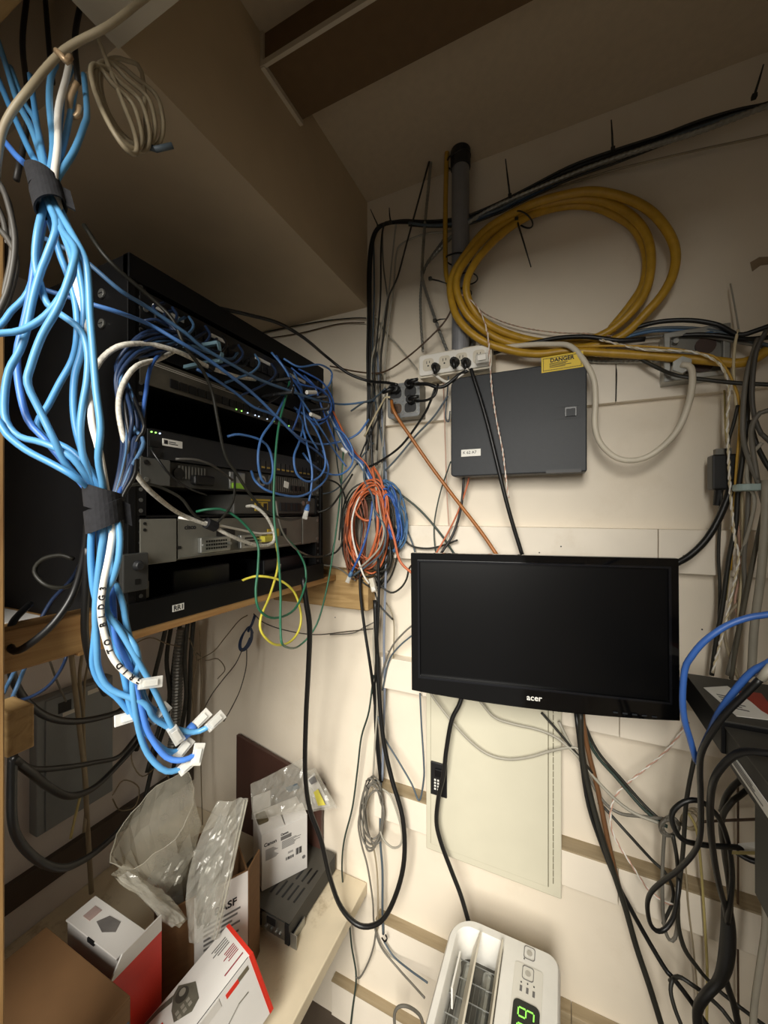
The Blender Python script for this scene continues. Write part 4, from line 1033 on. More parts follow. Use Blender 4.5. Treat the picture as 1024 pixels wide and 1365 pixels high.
# ================================================================== the sky blue bundle
i_plug = 0
def rj45(tip, d, parent, boot=None, m=None):
    global i_plug; i_plug += 1
    """clear plug: body, contacts' end, latch tab"""
    d = V(d).normalized(); vw = tip.normalized(); s = d.cross(vw).normalized(); q = s.cross(d).normalized()
    a = tip - d * .0215
    b = MB().hexa([a - s * .0052 - q * .0036, a + s * .0052 - q * .0036, a + s * .0052 + q * .0036, a - s * .0052 + q * .0036, a + d * .0215 - s * .0058 - q * .004, a + d * .0215 + s * .0058 - q * .004, a + d * .0215 + s * .0058 + q * .0034, a + d * .0215 - s * .0058 + q * .0034]).build('plug', CLEARP, parent, bevel=.0008)
    MB().obox(a + d * .002 - s * .0036 - q * .0022, d * .013, s * .0072, q * .0044).build('plug_core', mat('plug_core', '#b9c4cc', .4), b)
    MB().obox(a + d * .003 - s * .003 - q * .0065, d * .013 , s * .006, q * .0012 ).build('plug_latch', CLEARP, b)
    if boot: MB().tube([a - d * .014, a - d * .004, a + d * .002], [.0038, .0058, .0062], 8).build('plug_boot', boot, parent, smooth=True)
UP = {  # above the upper strap
 'a': '75,85,.45 68,102,.43 66,137,.40 71,195,.38 66,234,.366', 'b': '112,100,.45 116,150,.42 112,168,.41 98,203,.39 76,238,.366',
 'c': '-8,92,.46 15,146,.43 37,195,.40 56,234,.366', 'd': '14,90,.47 32,137,.44 46,158,.42 54,190,.39 61,236,.362',
 'e': '-4,50,.48 10,93,.46 24,137,.43 44,176,.40 61,234,.37', 'f': '-12,172,.42 7,190,.41 24,210,.39 56,240,.366',
 'g': '96,90,.47 84,120,.44 80,160,.41 70,238,.37', 'h': '60,92,.47 58,130,.43 60,180,.40 64,236,.372', 'w': '92,86,.44 88,105,.43 78,146,.40 77,195,.38 72,240,.360'}
MID = {
 'a': '64,262,.358 80,303,.35 99,330,.34 97,354,.335 79,406,.33 56,447,.33 41,488,.33 37,512,.33 53,547,.335 73,588,.34 91,623,.352 126,660,.368',
 'b': '70,265,.36 95,310,.35 113,345,.345 118,380,.345 120,420,.345 124,470,.345 128,520,.345 134,570,.345 131,610,.35 136,640,.36 141,664,.37',
 'c': '60,265,.362 78,333,.365 91,368,.365 101,406,.365 103,447,.365 97,479,.37 79,512,.37 64,541,.37 50,564,.37 59,582,.37 97,602,.37 129,637,.372 139,664,.378',
 'd': '60,266,.358 50,310,.35 47,350,.35 54,380,.352 64,406,.352 88,424,.352 108,441,.352 117,471,.352 116,506,.352 110,541,.352 107,573,.352 111,611,.356 122,645,.364 132,664,.37',
 'e': '63,266,.356 75,300,.348 63,339,.345 54,362,.345 44,397,.345 35,441,.345 26,468,.345 12,494,.345 6,529,.345 8,561,.345 26,582,.345 59,591,.345 97,611,.35 124,650,.366 134,666,.372',
 'f': '66,268,.366 52,310,.365 48,339,.365 41,389,.365 32,432,.365 23,471,.365 26,518,.365 38,561,.365 59,585,.365 91,623,.365 118,655,.372 131,668,.378',
 'g': '74,265,.364 90,300,.362 100,335,.358 112,400,.358 110,462,.36 100,500,.36 98,541,.36 103,579,.36 117,623,.362 133,660,.37',
 'h': '-14,552,.34 0,564,.34 9,579,.34 35,600,.34 73,620,.342 103,638,.348 128,662,.372',
 'w': '76,264,.362 92,330,.362 103,383,.362 113,418,.36 119,459,.36 120,518,.36 123,564,.356 132,600,.360 143,662,.371'}
LOW = {
 'a': '138,700,.37 134,739,.372 129,784,.374 127,822,.376 129,861,.38 132,893,.385 148,919,.39 193,938,.40 206,958,.41 242,977,.43 256,971,.44',
 'b': '158,700,.372 159,739,.372 151,771,.375 142,790,.378 143,816,.38 161,842,.385 180,874,.39 200,909,.40 216,941,.41 232,975,.42',
 'c': '124,700,.376 121,739,.378 124,780,.38 129,809,.385 126,851,.385 124,887,.39 135,912,.395 155,929,.40 168,944,.405 177,955,.41',
 'd': '141,702,.378 140,732,.38 133,774,.384 138,809,.386 161,838,.39 180,861,.39 185,887,.395 177,906,.395 179,938,.395 187,980,.40 200,1009,.405 222,1028,.41 245,1024,.42',
 'e': '148,702,.37 151,740,.378 150,775,.388 155,780,.39 164,806,.392 169,835,.395 178,870,.40 184,910,.405 195,940,.41 222,966,.42 258,976,.435 280,968,.44',
 'f': '145,704,.38 148,760,.386 151,806,.39 155,851,.392 174,893,.395 190,951,.40 200,980,.405 222,1009,.41 245,1013,.415 264,1004,.425',
 'g': '132,702,.382 136,760,.39 150,840,.395 165,900,.40 175,945,.405 193,974,.41 222,1001,.42 243,1000,.43',
 'h': '143,704,.386 143,745,.39 147,790,.395 150,830,.40 165,865,.405 182,895,.41 195,935,.415 212,952,.42',
 'w': '150,702,.371 146,739,.370 137,784,.37 135,822,.372 145,864,.376 158,887,.38 180,906,.39 194,911,.395'}
TIP = {'a': ('279,948,.455', 1), 'b': ('240,988,.425', 0), 'c': ('152,962,.40', 0), 'd': ('263,1008,.43', 0), 'e': ('297,952,.455', 0), 'f': ('267,990,.43', 0), 'g': ('255,985,.44', 0), 'h': ('224,940,.43', 0), 'w': ('216,908,.405', 0)}
LAB = {'a': 'sky blue cable with blue plug boot, bowing leftmost as an S between both straps', 'b': 'sky blue cable running straightest between the straps, plug pointing down',
 'c': 'sky blue cable whose clear plug points left below the shelf', 'd': 'sky blue cable hanging lowest, its clear plug in the bottom cluster',
 'e': 'sky blue cable whose clear plug reaches farthest right of the bundle', 'f': 'royal blue cable of the bundle ending in an upright clear plug',
 'g': 'dusty blue cable of the bundle with small plug inside the bottom cluster', 'h': 'blue cable entering from the left edge to the lower strap',
 'w': 'white cable with black writing in the blue bundle'}
COL = {'a': BLUE, 'b': BLUE, 'c': BLUE2, 'd': BLUE, 'e': BLUE, 'f': mat('cornflower', '#4a7ed0', .4, var=.1), 'g': BLUE2, 'h': BLUE2, 'w': WHITEC}
GB = 'cables of the sky blue bundle'
for k in 'abcdefghw':
    segs = (UP.get(k, '') if k != 'h' else '') + ' ' + MID[k] + ' ' + LOW[k]
    P = path(segs, 'd', .37)
    t = thing('network_cable', LAB[k], 'cable', P[-1], GB)
    S = spline(P, 6); MB().tube(S, .0030 if k != 'w' else .0031, 9).build('sheath', COL[k], t, smooth=True)
    tip = path(TIP[k][0], 'd', .4)[0]; d = (tip - P[-1]); rj45(tip, d, t, COL['f'] if TIP[k][1] else None)
    if k == 'w':
        low = spline(path(LOW['w'], 'd', .37), 12); msg = 'GRID TO BLDG3'
        acc = [0.]
        for i in range(1, len(low)): acc.append(acc[-1] + (low[i] - low[i - 1]).length)
        tot = acc[-1]; n = len(msg)
        for i, ch in enumerate(msg):
            if ch == ' ': continue
            s = tot * (.965 - .62 * i / (n - 1)); j = max(1, min(len(acc) - 2, next(q for q in range(len(acc)) if acc[q] >= s)))
            d = (low[j - 1] - low[j]).normalized(); p = low[j - 1].lerp(low[j], (s - acc[j - 1]) / (acc[j] - acc[j - 1])); vw = p.normalized(); upv = d.cross(vw)
            if upv.x > 0: upv = upv
            text('printed_letter', ch, p - vw * .0033 - upv * .0028 , d, upv, .0075, INK, t, ext=.0002, align='CENTER', bold=.0002)
tag(cable('network_cable', '', .0029, BLUE, '-20,447,.335 0,444,.335 29,440,.335 61,421,.335 85,389,.335 98,355,.34 84,310,.348 68,262,.36 74,230,.37 88,180,.40 100,120,.44', 'd'), 'blue cable leaving the frame at the left edge from the upper strap, arching', 'cable', GB)
tag(cable('network_cable', '', .0028, BLUE2, '-20,452,.37 4,430,.37 15,415,.37 38,389,.37 50,340,.37 62,268,.367 60,230,.38 50,170,.41 40,100,.45', 'd'), 'darker blue cable leaving the left edge behind the arching one', 'cable', GB)
# ------------------------------------------------------------------ top left cables
cable('coaxial_cable', 'thick grey tan cable crossing the top left corner under the header', .0033, TAN, '215,-18,.40 190,0,.40 146,34,.385 85,68,.375 37,122,.36 12,156,.36 0,190,.36 -8,260,.36', 'd')
P = []
for k in range(5):
    for i in range(12):
        a = 2 * math.pi * i / 12; w_ = 15 + 5 * k; cx, cy = 152 + k * 6, 146 - k * 2; L = 66 - 5 * (k % 2)
        dx, dy = math.cos(a) * w_, math.sin(a) * L
        P.append(W(cx + dx * .9 + dy * .42, cy + dy * .9 - dx * .35, .43 + .012 * k + .02 * math.cos(a), 'd'))
P = [W(126, 40, .46, 'd')] + P + [W(196, 196, .47, 'd')]
t, _ = cable('coiled_cable', 'tan grey cable coiled and hung under the header at upper left', .0027, TAN, P, kids=True)
MB().tube(path('196,195,.47 208,199,.47 230,194,.475', 'd'), .0034, 8).build('cable_end', SLATE, t, smooth=True)
for lab, s in (('copper hook on the grey cable at the top left corner', '75,68,.366 82,74,.366 88,82,.366 94,76,.37'), ('copper loop hanging over the blue cables at upper left', '103,110,.42 96,126,.42 93,140,.42 97,156,.42 105,152,.42 107,142,.42')):
    tag(MB().tube(spline(path(s, 'd', .4)), .0028, 7).build('cable_hook', mat('copper_pale', '#b59a78', .4, metal=.4), smooth=True), lab, 'hook')
for i, s in enumerate(('-6,236,.40 8,262,.40 20,320,.40 12,380,.40 -4,420,.40', '-8,300,.41 10,318,.41 22,350,.41 10,400,.41 -6,430,.41', '2,250,.42 14,280,.42 16,340,.42 4,400,.42 2,450,.42', '-6,270,.43 6,300,.43 10,350,.43 6,430,.43 -4,460,.43')):
    tag(cable('grey_cable', '', .0028, mat('dusky_cable', '#4d4a45', .5), s, 'd'), 'dusky grey cable hanging at the left edge beside the upper strap', 'cable', 'dusky cables at the left edge')
for i, s in enumerate(('36,-5,.52 30,60,.5 38,150,.47 22,240,.45', '110,-5,.50 100,50,.48 104,110,.46', '60,-5,.55 66,70,.52 70,110,.5')):
    tag(cable('grey_cable', '', .0032, mat('dark_lead', '#2b2825', .5), s, 'd'), 'dark lead dropping from the unlit top left corner', 'cable', 'dark leads in the top left corner')

# ================================================================== cables around the rack (points on planes x = k in front of the rack face)
def rc(label, r, m, s, k=-.54, cat='cable', group=None, name='network_cable'):
    return cable(name, label, r, m, s, 'X', k, cat, group)
GP = 'blue patch cords in front of the rack'
rc('light blue cable running straight across the rack top to the wall corner', .0029, STEELB, '60,318,d.47 110,345,d.48 160,387,d.50 197,410,-.53 246,443,-.52 270,463,-.52 309,486,-.52 346,506,-.53 392,523,-.54 426,534,-.55 459,539,Y.93 499,534,Y.955', group=GP)
rc('light blue cable crossing the rack below the straight one, sagging at the right', .0029, PATCHB, '40,380,d.46 110,402,d.47 160,417,d.49 200,433,-.53 240,456,-.51 273,476,-.51 306,500,-.51 339,526,-.52 373,559,-.52 399,583,-.53 426,592,Y.87 452,589,Y.90 476,579,Y.92 492,559,Y.94', group=GP)
rc('blue cord crossing behind the two straight ones in front of the tan switch', .0027, PATCHB, '262,492,-.56 283,503,-.55 313,523,-.55 339,543,-.55 366,554,-.55 389,576,-.55 402,588,-.55 420,600,-.56 436,614,Y.88', group=GP)
rc('blue cord making a small upright loop over the middle of the rack', .0026, PATCHB, '380,530,-.56 366,558,-.55 349,583,-.545 344,612,-.54 349,639,-.54 359,644,-.54 364,626,-.545 359,599,-.55 346,586,-.555 319,579,-.57 303,582,-.585', group=GP)
rc('blue cord making a wide loop at the right end of the rack', .0026, PATCHB, '392,543,-.57 412,559,-.55 426,583,-.54 434,612,-.53 429,632,-.53 412,642,-.53 396,632,-.535 392,609,-.54 399,589,-.55 404,566,-.57 396,548,-.58', group=GP)
t, P = cable('network_cable', 'blue cord hanging straight down with its blue plug beside the small router', .0026, PATCHB, '404,572,-.56 410,596,-.54 416,626,-.53 415,650,-.53 412,668,-.53', 'X', -.54, 'cable', GP, kids=True)
rj45(W(406, 692, -.53, 'X'), W(406, 692, -.53, 'X') - P[-1], t, PATCHB)
t, P = cable('network_cable', 'blue cord with white tag sweeping low across the server and back up', .0026, PATCHB, '335,628,-.585 341,642,-.56 359,655,-.54 392,662,-.53 412,657,-.53 432,642,-.535 438,624,-.55 430,600,-.56', 'X', -.54, 'cable', GP, kids=True)
a = W(378, 649, -.532, 'X'); MB().obox(a, (0, .014, -.003), (.001, 0, 0), (0, .003, .013)).build('paper_tag', WHITEL, t)
for i, s in enumerate(('378,478,-.585 399,489,-.56 426,486,-.55 442,496,-.55 439,513,-.55 426,523,-.56 404,530,-.575', '372,482,-.585 396,510,-.56 430,520,-.545 442,540,-.54 436,556,-.54 418,560,-.55 406,549,-.57',
                       '388,490,-.585 410,508,-.56 436,528,-.55 440,552,-.545 424,566,-.55 410,556,-.57 404,540,-.585', '392,496,-.585 402,520,-.565 405,548,-.555 410,575,-.55 424,600,-.55',
                       '368,474,-.585 386,500,-.56 402,525,-.56 398,552,-.56 390,574,-.57', '405,500,-.585 420,516,-.56 428,540,-.55 440,572,-.54 452,600,Y.9', '362,470,-.585 380,492,-.56 394,520,-.555 410,545,-.55 430,575,-.545 448,604,Y.9 462,622,Y.92',
                       '398,492,-.585 414,500,-.56 432,512,-.55 444,534,-.545 446,560,Y.88 456,588,Y.9 470,612,Y.92')):
    tag(cable('patch_cable', '', .0024, ROYAL if i % 3 else PATCHB, s, 'X', -.55), 'royal blue patch cord tangled at the far end of the patch panel', 'cable', 'royal blue cords at the far end of the patch panel')
rc('blue loop hanging lowest at the wall right of the rack', .0026, PATCHB, '446,570,Y.88 459,579,Y.88 470,599,Y.89 469,619,Y.89 455,632,Y.89 436,631,Y.88 416,619,-.55 404,604,-.57', group=GP)
for i, (dx, m, lab) in enumerate(((0, PATCHB, 'blue'), (3, ROYAL, 'royal blue'), (-3, STEELB, 'dusty blue'), (6, ORANGE, 'orange'), (-1, WHITEC, 'white'))):
    rc(f'{lab} cord running from the rack end down to the orange cable hank', .0024, m, f'{438+dx},548,Y.86 {448+dx},568,Y.88 {459+dx},589,Y.90 {470+dx},606,Y.92 {482+dx},618,Y.93 {494+dx},640,Y.93', group='cords from the rack to the hank')
for lab, s in (('white cable tag on the royal blue cords above the switch', '409,523 421,523'), ('white cable tag on the cords at the wall beside the rack', '456,598 463,604'), ('white plug hanging among the royal blue cords', '414,552 426,557')):
    q = [tuple(map(float, x.split(','))) for x in s.split()]
    a = W(*q[0], -.545 if q[0][0] < 450 else .895, 'X' if q[0][0] < 450 else 'Y'); b = W(*q[1], -.545 if q[0][0] < 450 else .895, 'X' if q[0][0] < 450 else 'Y')
    tag(MB().cyl(a, b, .0048, 8).build('cable_tag', WHITEL), lab, 'tag')
# cords arcing from the patch panel to the left and down
GN = 'navy cords arcing left from the patch panel'
rnd = random.Random(11)
for i in range(9):
    a = 205 + i * 14; v0 = 402 + i * 9.5; j = rnd.uniform(-9, 9); q = i % 5; j2 = rnd.uniform(-7, 7)
    m = (NAVY, NAVY, STEELB, BLACK, NAVY)[q]
    s = f'{a+14},{v0+2},-.588 {a},{v0+10},-.56 {238-i},{446+j*.5+q*4},-.535 {205-i*3},{452+j+q*5},-.53 {174-i*2+j},{470+i*3},d.52 {155+i*3},{500+i*4},d.50 {158+i*3.5+j2},{545+i*3},d{.5-.006*q:.3f} {164+i*3-j2},{590},d.48 {158+i*2.4+j2*.5},{630},d.46 {150+i*1.5},{668},d.45 {146+i*2},{720},d.45'
    tag(cable('patch_cable', '', .0025, m, s, 'X', -.55), 'dark patch cord arcing left from the patch panel and down past the lower strap', 'cable', GN)
rc('royal blue cord dropping behind the lower black strap', .0027, ROYAL, '214,470,-.54 200,492,d.53 192,540,d.51 185,585,d.49 175,630,d.47 160,655,d.45 150,690,d.44', group=GP)
for i in range(8):
    y = 230 + i * 22; v0 = 410 + i * 12.5
    s = f'{y},{v0},-.587 {y+6},{v0+12},-.56 {y-4},{v0+24},-.55 {y-22},{v0+16+i*3},-.55 {y-40},{v0+18+i*4},-.56'
    tag(cable('patch_cable', '', .0024, (NAVY, STEELB, NAVY, BLACK)[i % 4], s, 'X', -.55), 'short dark cord looping out of the patch panel ports', 'cable', 'short dark cords at the patch panel')
t, _ = cable('braided_cable', 'thick white braided cable arching over the rack hooks to the right', .0036, BRAID, '118,520,d.50 126,494,d.50 141,473,d.505 164,460,d.51 199,459,-.53 229,466,-.525 255,477,-.53 280,490,-.535 300,497,-.545 320,503,-.555 340,506,-.57', 'X', -.54, 'cable', None, kids=True)
a = W(276, 487, -.535, 'X'); b = W(284, 492, -.535, 'X'); MB().cyl(a, b, .0055, 10).build('black_band', BLACK, t)
rc('white cable dropping from the hooks in a long arc to the large router', .0034, BRAID, '232,468,-.55 211,479,-.535 182,488,d.50 164,512,d.49 158,541,d.48 163,576,d.48 173,614,d.485 188,641,d.50 211,664,d.53 240,685,-.548 272,698,-.548 286,703,-.546 309,715,-.54 339,726,-.54 359,726,-.54 366,718,-.54 363,703,-.545 353,686,-.55 339,675,-.565 329,675,-.585', name='white_cable')
rc('thinner white cable strapped to the long white one at the large router', .0022, WHITEC, '238,690,-.575 262,694,-.555 281,698,-.545 300,702,-.545 319,706,-.55 346,711,-.55 366,710,-.55', name='white_cable')
# black cords over the rack
rc('black cord falling from the top corner across the rack face to the right', .0028, DKOL, '112,300,d.52 146,348,d.52 205,400,-.545 231,427,-.53 246,460,-.52 270,493,-.53 283,523,-.535 290,559,-.535 300,606,-.535 316,632,-.53 336,662,-.525 356,682,-.52 386,693,-.52 412,686,Y.84 439,677,Y.88 456,655,Y.92 470,632,Y.945', name='power_cable')
rc('black cord from the rack top sagging across the wall to the outlets', .0038, BLACK, '262,404,-.62 289,410,-.60 333,420,-.58 372,431,-.56 406,451,-.55 436,476,Y.87 465,498,Y.91 492,508,Y.93 515,510,Y.915 530,513,Y.91', name='power_cable')
rc('black cord arching from the left rail to the white cable strap', .0024, DKOL, '160,650,d.52 180,646,d.53 206,647,-.55 240,663,-.545 256,683,-.545 273,697,-.55', name='power_cable')
rc('black cord dropping from the server to the white cable strap', .0024, DKOL, '313,625,-.575 313,645,-.555 311,667,-.545 300,686,-.545 288,698,-.548', name='power_cable')
rc('thin black cord curving below the near end of the server', .0018, BLACK, '200,596,-.575 206,606,-.56 226,632,-.55 250,650,-.56 275,660,-.58', name='power_cable')
rc('black cord with a grey stripe sagging below the small router to the wall', .0020, GREY, '368,668,-.55 371,690,-.54 379,713,-.535 396,733,-.53 420,742,Y.87 440,738,Y.92 446,722,Y.95', name='power_cable')
rc('thin grey cord over the server top', .0022, mat('dusky_cable', '#4d4a45', .5), '234,612,-.575 262,613,-.56 286,622,-.555 310,640,-.575', name='power_cable')
# green and yellow
rc('green cable falling in a long loop past the shelf and up the wall', .0024, GREEN, '388,500,-.58 382,526,-.55 372,566,-.53 367,612,-.52 365,680,-.51 371,740,-.50 374,789,-.495 374,839,-.49 379,861,-.49 399,861,Y.80 422,833,Y.84 436,783,Y.88 446,723,Y.92 454,657,Y.95 458,600,Y.96')
rc('green cable curling from the small router down below the shelf and back', .0024, GREEN, '262,682,-.585 278,679,-.565 299,680,-.55 323,696,-.535 343,723,-.52 344,756,-.51 341,789,-.505 346,813,-.50 366,824,-.50 392,813,-.505 406,783,-.51 407,756,-.52 396,733,-.53 379,713,-.54 371,690,-.545 366,665,-.57')
t, P = cable('network_cable', 'yellow cable looping below the shelf edge from the large router', .0025, YEL, '319,776,-.60 330,771,-.575 346,768,-.55 372,773,-.53 392,789,-.52 401,816,-.515 399,839,-.51 386,856,-.51 366,859,-.51 349,843,-.515 348,823,-.52 359,796,-.53 369,763,-.54 371,743,-.55 368,724,-.56', 'X', -.54, 'cable', None, kids=True)
a = W(371, 746, -.545, 'X'); MB().cyl(W(372, 752, -.545, 'X'), W(371, 762, -.543, 'X'), .0042, 8).build('paper_tag', WHITEL, t)
o = B(-.588, -.57, W(348, 718, -.58, 'X').y, W(362, 718, -.58, 'X').y, W(355, 722, -.58, 'X').z, W(355, 714, -.58, 'X').z).build('yellow_plug', YEL, bevel=.002); tag(o, 'yellow plug in the right part of the large router', 'plug')
rc('dark green cord falling along the wall right of the rack', .0022, DGREEN, '442,500,Y.9 444,560,Y.92 450,620,Y.95 456,660,Y.955 452,720,Y.96', name='network_cable')
# loops right of the rack against the wall
for i, (lab, r, m, s) in enumerate((
    ('black cord bowing from the rack end to the wall at server height', .0026, DKOL, '418,640,Y.86 440,640,Y.90 456,652,Y.94 466,690,Y.95 470,720,Y.955'),
    ('black cord hooking below the orange hank toward the rack', .0026, DKOL, '404,742,X-.57 436,741,Y.89 452,732,Y.93 460,712,Y.95 470,700,Y.955'),
    ('dark cord crossing from the rack to the wall above the large router', .0022, SLATE, '418,660,Y.86 444,655,Y.92 460,640,Y.945 480,612,Y.955 498,590,Y.96'),
    ('grey cord crossing low from the rack end to the wall corner', .0022, GREY, '424,752,Y.87 450,757,Y.93 466,768,Y.95 474,774,Y.94'),
    )):
    tag(cable('power_cable', '', r, m, s), lab, 'cable')
# long black loop hanging in front of the bench
cable('power_cable', 'long thick black cord hanging from the shelf in a deep loop and up the wall', .0062, BLACK, '404,770,Y.70 408,800,Y.70 413,839,Y.72 411,899,Y.76 408,960,Y.80 407,1030,Y.83 413,1078,Y.85 428,1120,Y.86 440,1170,Y.87 455,1210,Y.88 480,1234,Y.89 508,1228,Y.90 528,1192,Y.91 539,1145,Y.92 537,1090,Y.925 523,1040,Y.93 512,990,Y.935 506,930,Y.94 502,850,Y.945 500,800,Y.95')

# ================================================================== left corner under the shelf
GL = 'black cords under the left end of the shelf'
for lab, r, s in (('black cord sagging from the post in front of the grey box, upper one', .0062, '14,888,d.62 21,913,d.64 37,937,d.67 60,954,d.70 86,961,d.74 116,960,d.80 150,952,d.88 163,945,d.92 190,925,d.98'),
                  ('black cord running nearly level across the lower grey box', .0050, '18,1010,d.58 43,1025,d.66 86,1023,d.74 129,1016,d.84 159,1008,d.92 183,980,d.99 204,955,d.04'.replace('d.04', 'd1.04')),
                  ('black cord sagging across the bottom of the grey box', .0065, '18,1012,d.60 43,1031,d.64 64,1048,d.70 90,1061,d.76 112,1057,d.82 133,1044,d.88 159,1018,d.95 183,990,d1.0 215,940,d1.08'),
                  ('black cord hanging deepest under the shelf left of the bags', .0064, '17,1005,d.60 16,1050,d.60 17,1095,d.60 26,1121,d.62 42,1140,d.64 61,1153,d.67 80,1157,d.70 98,1153,d.74 122,1140,d.80 145,1121,d.86 170,1095,d.92')):
    tag(cable('power_cable', '', r, BLACK, s, 'd', .7), lab, 'cable', GL)
for lab, r, m, s in (('black cord looping over the shelf rail at the left', .0042, BLACK, '118,690,d.46 112,740,d.47 98,790,d.47 72,830,d.455 40,858,d.45 20,868,d.45 12,855,d.46 18,828,d.48 40,805,d.52'),
                     ('dark cord coiled in front of the black rack side', .0030, DKOL, '98,745,d.56 80,740,d.56 56,746,d.56 46,762,d.56 62,780,d.56 90,782,d.55 108,765,d.54 112,735,d.53'),
                     ('navy cord crossing the black rack side near its bottom', .0030, NAVY, '116,735,d.54 96,772,d.55 70,800,d.555 50,834,d.55'),
                     ('black cord dropping behind the blue bundle below the shelf', .0044, BLACK, '117,730,d.46 115,780,d.47 113,840,d.49 120,880,d.52 130,905,d.56 140,925,d.62'),
                     ('navy cord hanging under the shelf rail to the left edge', .0026, NAVY, '90,862,d.66 88,877,d.66 79,896,d.64 64,915,d.62 39,930,d.60 12,936,d.58'),
                     ('blue cord slanting under the shelf at the left edge', .0030, STEELB, '34,888,d.62 24,912,d.62 12,940,d.60 2,965,d.58'),
                     ('second blue cord slanting under the shelf, further left', .0028, STEELB, '22,890,d.60 14,905,d.60 4,925,d.58'),
                     ('grey cord slanting from the shelf rail to the grey box', .0022, GREY, '66,880,d.80 76,908,d.88 88,935,d.95')):
    tag(cable('power_cable', '', r, m, s, 'd', .6), lab, 'cable')
for lab, r, s in (('tan pipe running down in front of the grey box', .0058, '95,872,d.96 101,926,d1.0 107,980,d1.02 113,1033,d1.02 116,1090,d1.02 122,1190,d1.02'),
                  ('thinner tan pipe bowing beside the pipe in front of the grey box', .0042, '110,868,d1.02 106,905,d1.03 111,950,d1.04 112,1000,d1.04 116,1060,d1.04 112,1110,d1.0'),
                  ('pale tan lead slanting from the shelf to the grey box', .0028, '118,880,d1.06 113,910,d1.06 112,945,d1.05')):
    tag(cable('tan_pipe', '', r, TAN, s, 'd', 1.), lab, 'pipe')
tag(cable('tan_pipe', '', .003, PALEY, '107,1062,d.98 100,1090,d.96 94,1118,d.94', 'd'), 'pale yellow lead below the grey box', 'cable')
# vertical bundle in the corner
GC = 'black cords dropping down the corner behind the bench'
for i, s in enumerate(('222,832,d1.22 214,868,d1.22 205,905,d1.22 196,950,d1.22 182,1000,d1.22', '228,835,d1.26 222,880,d1.26 226,930,d1.27 212,970,d1.27 196,1030,d1.2', '250,830,d1.26 246,880,d1.26 248,930,d1.27 240,980,d1.27 228,1040,d1.26', '258,828,d1.28 254,880,d1.28 253,930,d1.28 248,1000,d1.28', '240,832,d1.28 232,880,d1.28 224,950,d1.28 206,1010,d1.26 190,1080,d1.2')):
    tag(cable('power_cable', '', .0068, DKOL, s, 'd', 1.2), 'black cord dropping down the room corner below the shelf', 'cable', GC)
o = flex_mb(path('243,838,d1.27 238,880,d1.27 236,930,d1.28 234,970,d1.28 228,1010,d1.28', 'd'), .017, .008, 12).build('flexible_conduit', GREYM); tag(o, 'thick ribbed grey hose among the black cords in the room corner', 'hose')
for lab, s in (('tan wire curling from the corner bundle at mid height', '262,870,d1.25 275,880,d1.25 290,878,d1.26 300,892,d1.27 290,905,d1.27'), ('tan wire running straight down right of the corner bundle', '266,840,d1.27 268,900,d1.28 267,960,d1.28 268,1030,d1.28 270,1100,d1.25'),
               ('tan wire rising from the corner bundle to the navy hank', '264,880,d1.25 285,868,d1.22 300,850,d1.2 318,828,d1.18 330,820,d1.18'), ('fine tan wire slanting down the corner', '252,850,d1.24 262,880,d1.24 256,920,d1.25 262,980,d1.25'),
               ('fine tan wire looping behind the milky bag', '150,1060,d1.0 165,1040,d1.05 185,1050,d1.08 180,1075,d1.08 160,1080,d1.05 150,1065,d1.02'), ('fine tan wire crossing behind the blue plugs', '176,860,d1.05 200,850,d1.1 222,858,d1.15 240,862,d1.2'),
               ('brown wire tangled low in the corner behind the bags', '185,980,d1.1 175,1010,d1.08 190,1035,d1.08 215,1020,d1.12 230,1050,d1.15')):
    tag(cable('loose_wire', '', .0016, mat('dusky_tan', '#6b5d45', .6, var=.2), s, 'd', 1.2), lab, 'wire')
# navy hank below the shelf
P = []
for k in range(4):
    for i in range(10):
        a = 2 * math.pi * i / 10; P.append(W(328 + math.cos(a) * (5 + k) - math.sin(a) * 5, 850 + math.sin(a) * 15 + k, 1.17 + .004 * k, 'd'))
t, _ = cable('wire_hank', 'small navy wire hank hanging below the far end of the shelf', .0022, NAVY, P, kids=True)
MB().tube(path('340,820,d1.16 336,832,d1.16 331,842,d1.16', 'd'), .004, 7).build('hank_neck', NAVY, t, smooth=True)
for lab, s in (('dark wire falling from the navy hank to the blue plugs', '324,864,d1.17 314,885,d1.16 298,905,d1.14 283,925,d1.1 270,948,d1.05 258,965,d1.02'), ('dark wire falling steeply from the navy hank', '329,866,d1.17 328,890,d1.17 320,920,d1.16 308,945,d1.12 298,962,d1.1'),
               ('thin dark wire running from the navy hank right along the wall', '338,818,d1.16 352,830,d1.16 380,840,d1.15 420,846,d1.14 462,842,d1.12 500,838,d1.08')):
    tag(cable('loose_wire', '', .0016, mat('dusky_brown', '#3f382d', .6), s, 'd', 1.15), lab, 'wire')

# ================================================================== cables on the back wall (points on planes y = k)
def wc(label, r, m, s, k=.965, cat='cable', group=None, name='cable', n=7):
    o = cable(name, label, r, m, s, 'Y', k, cat, group, n); return o
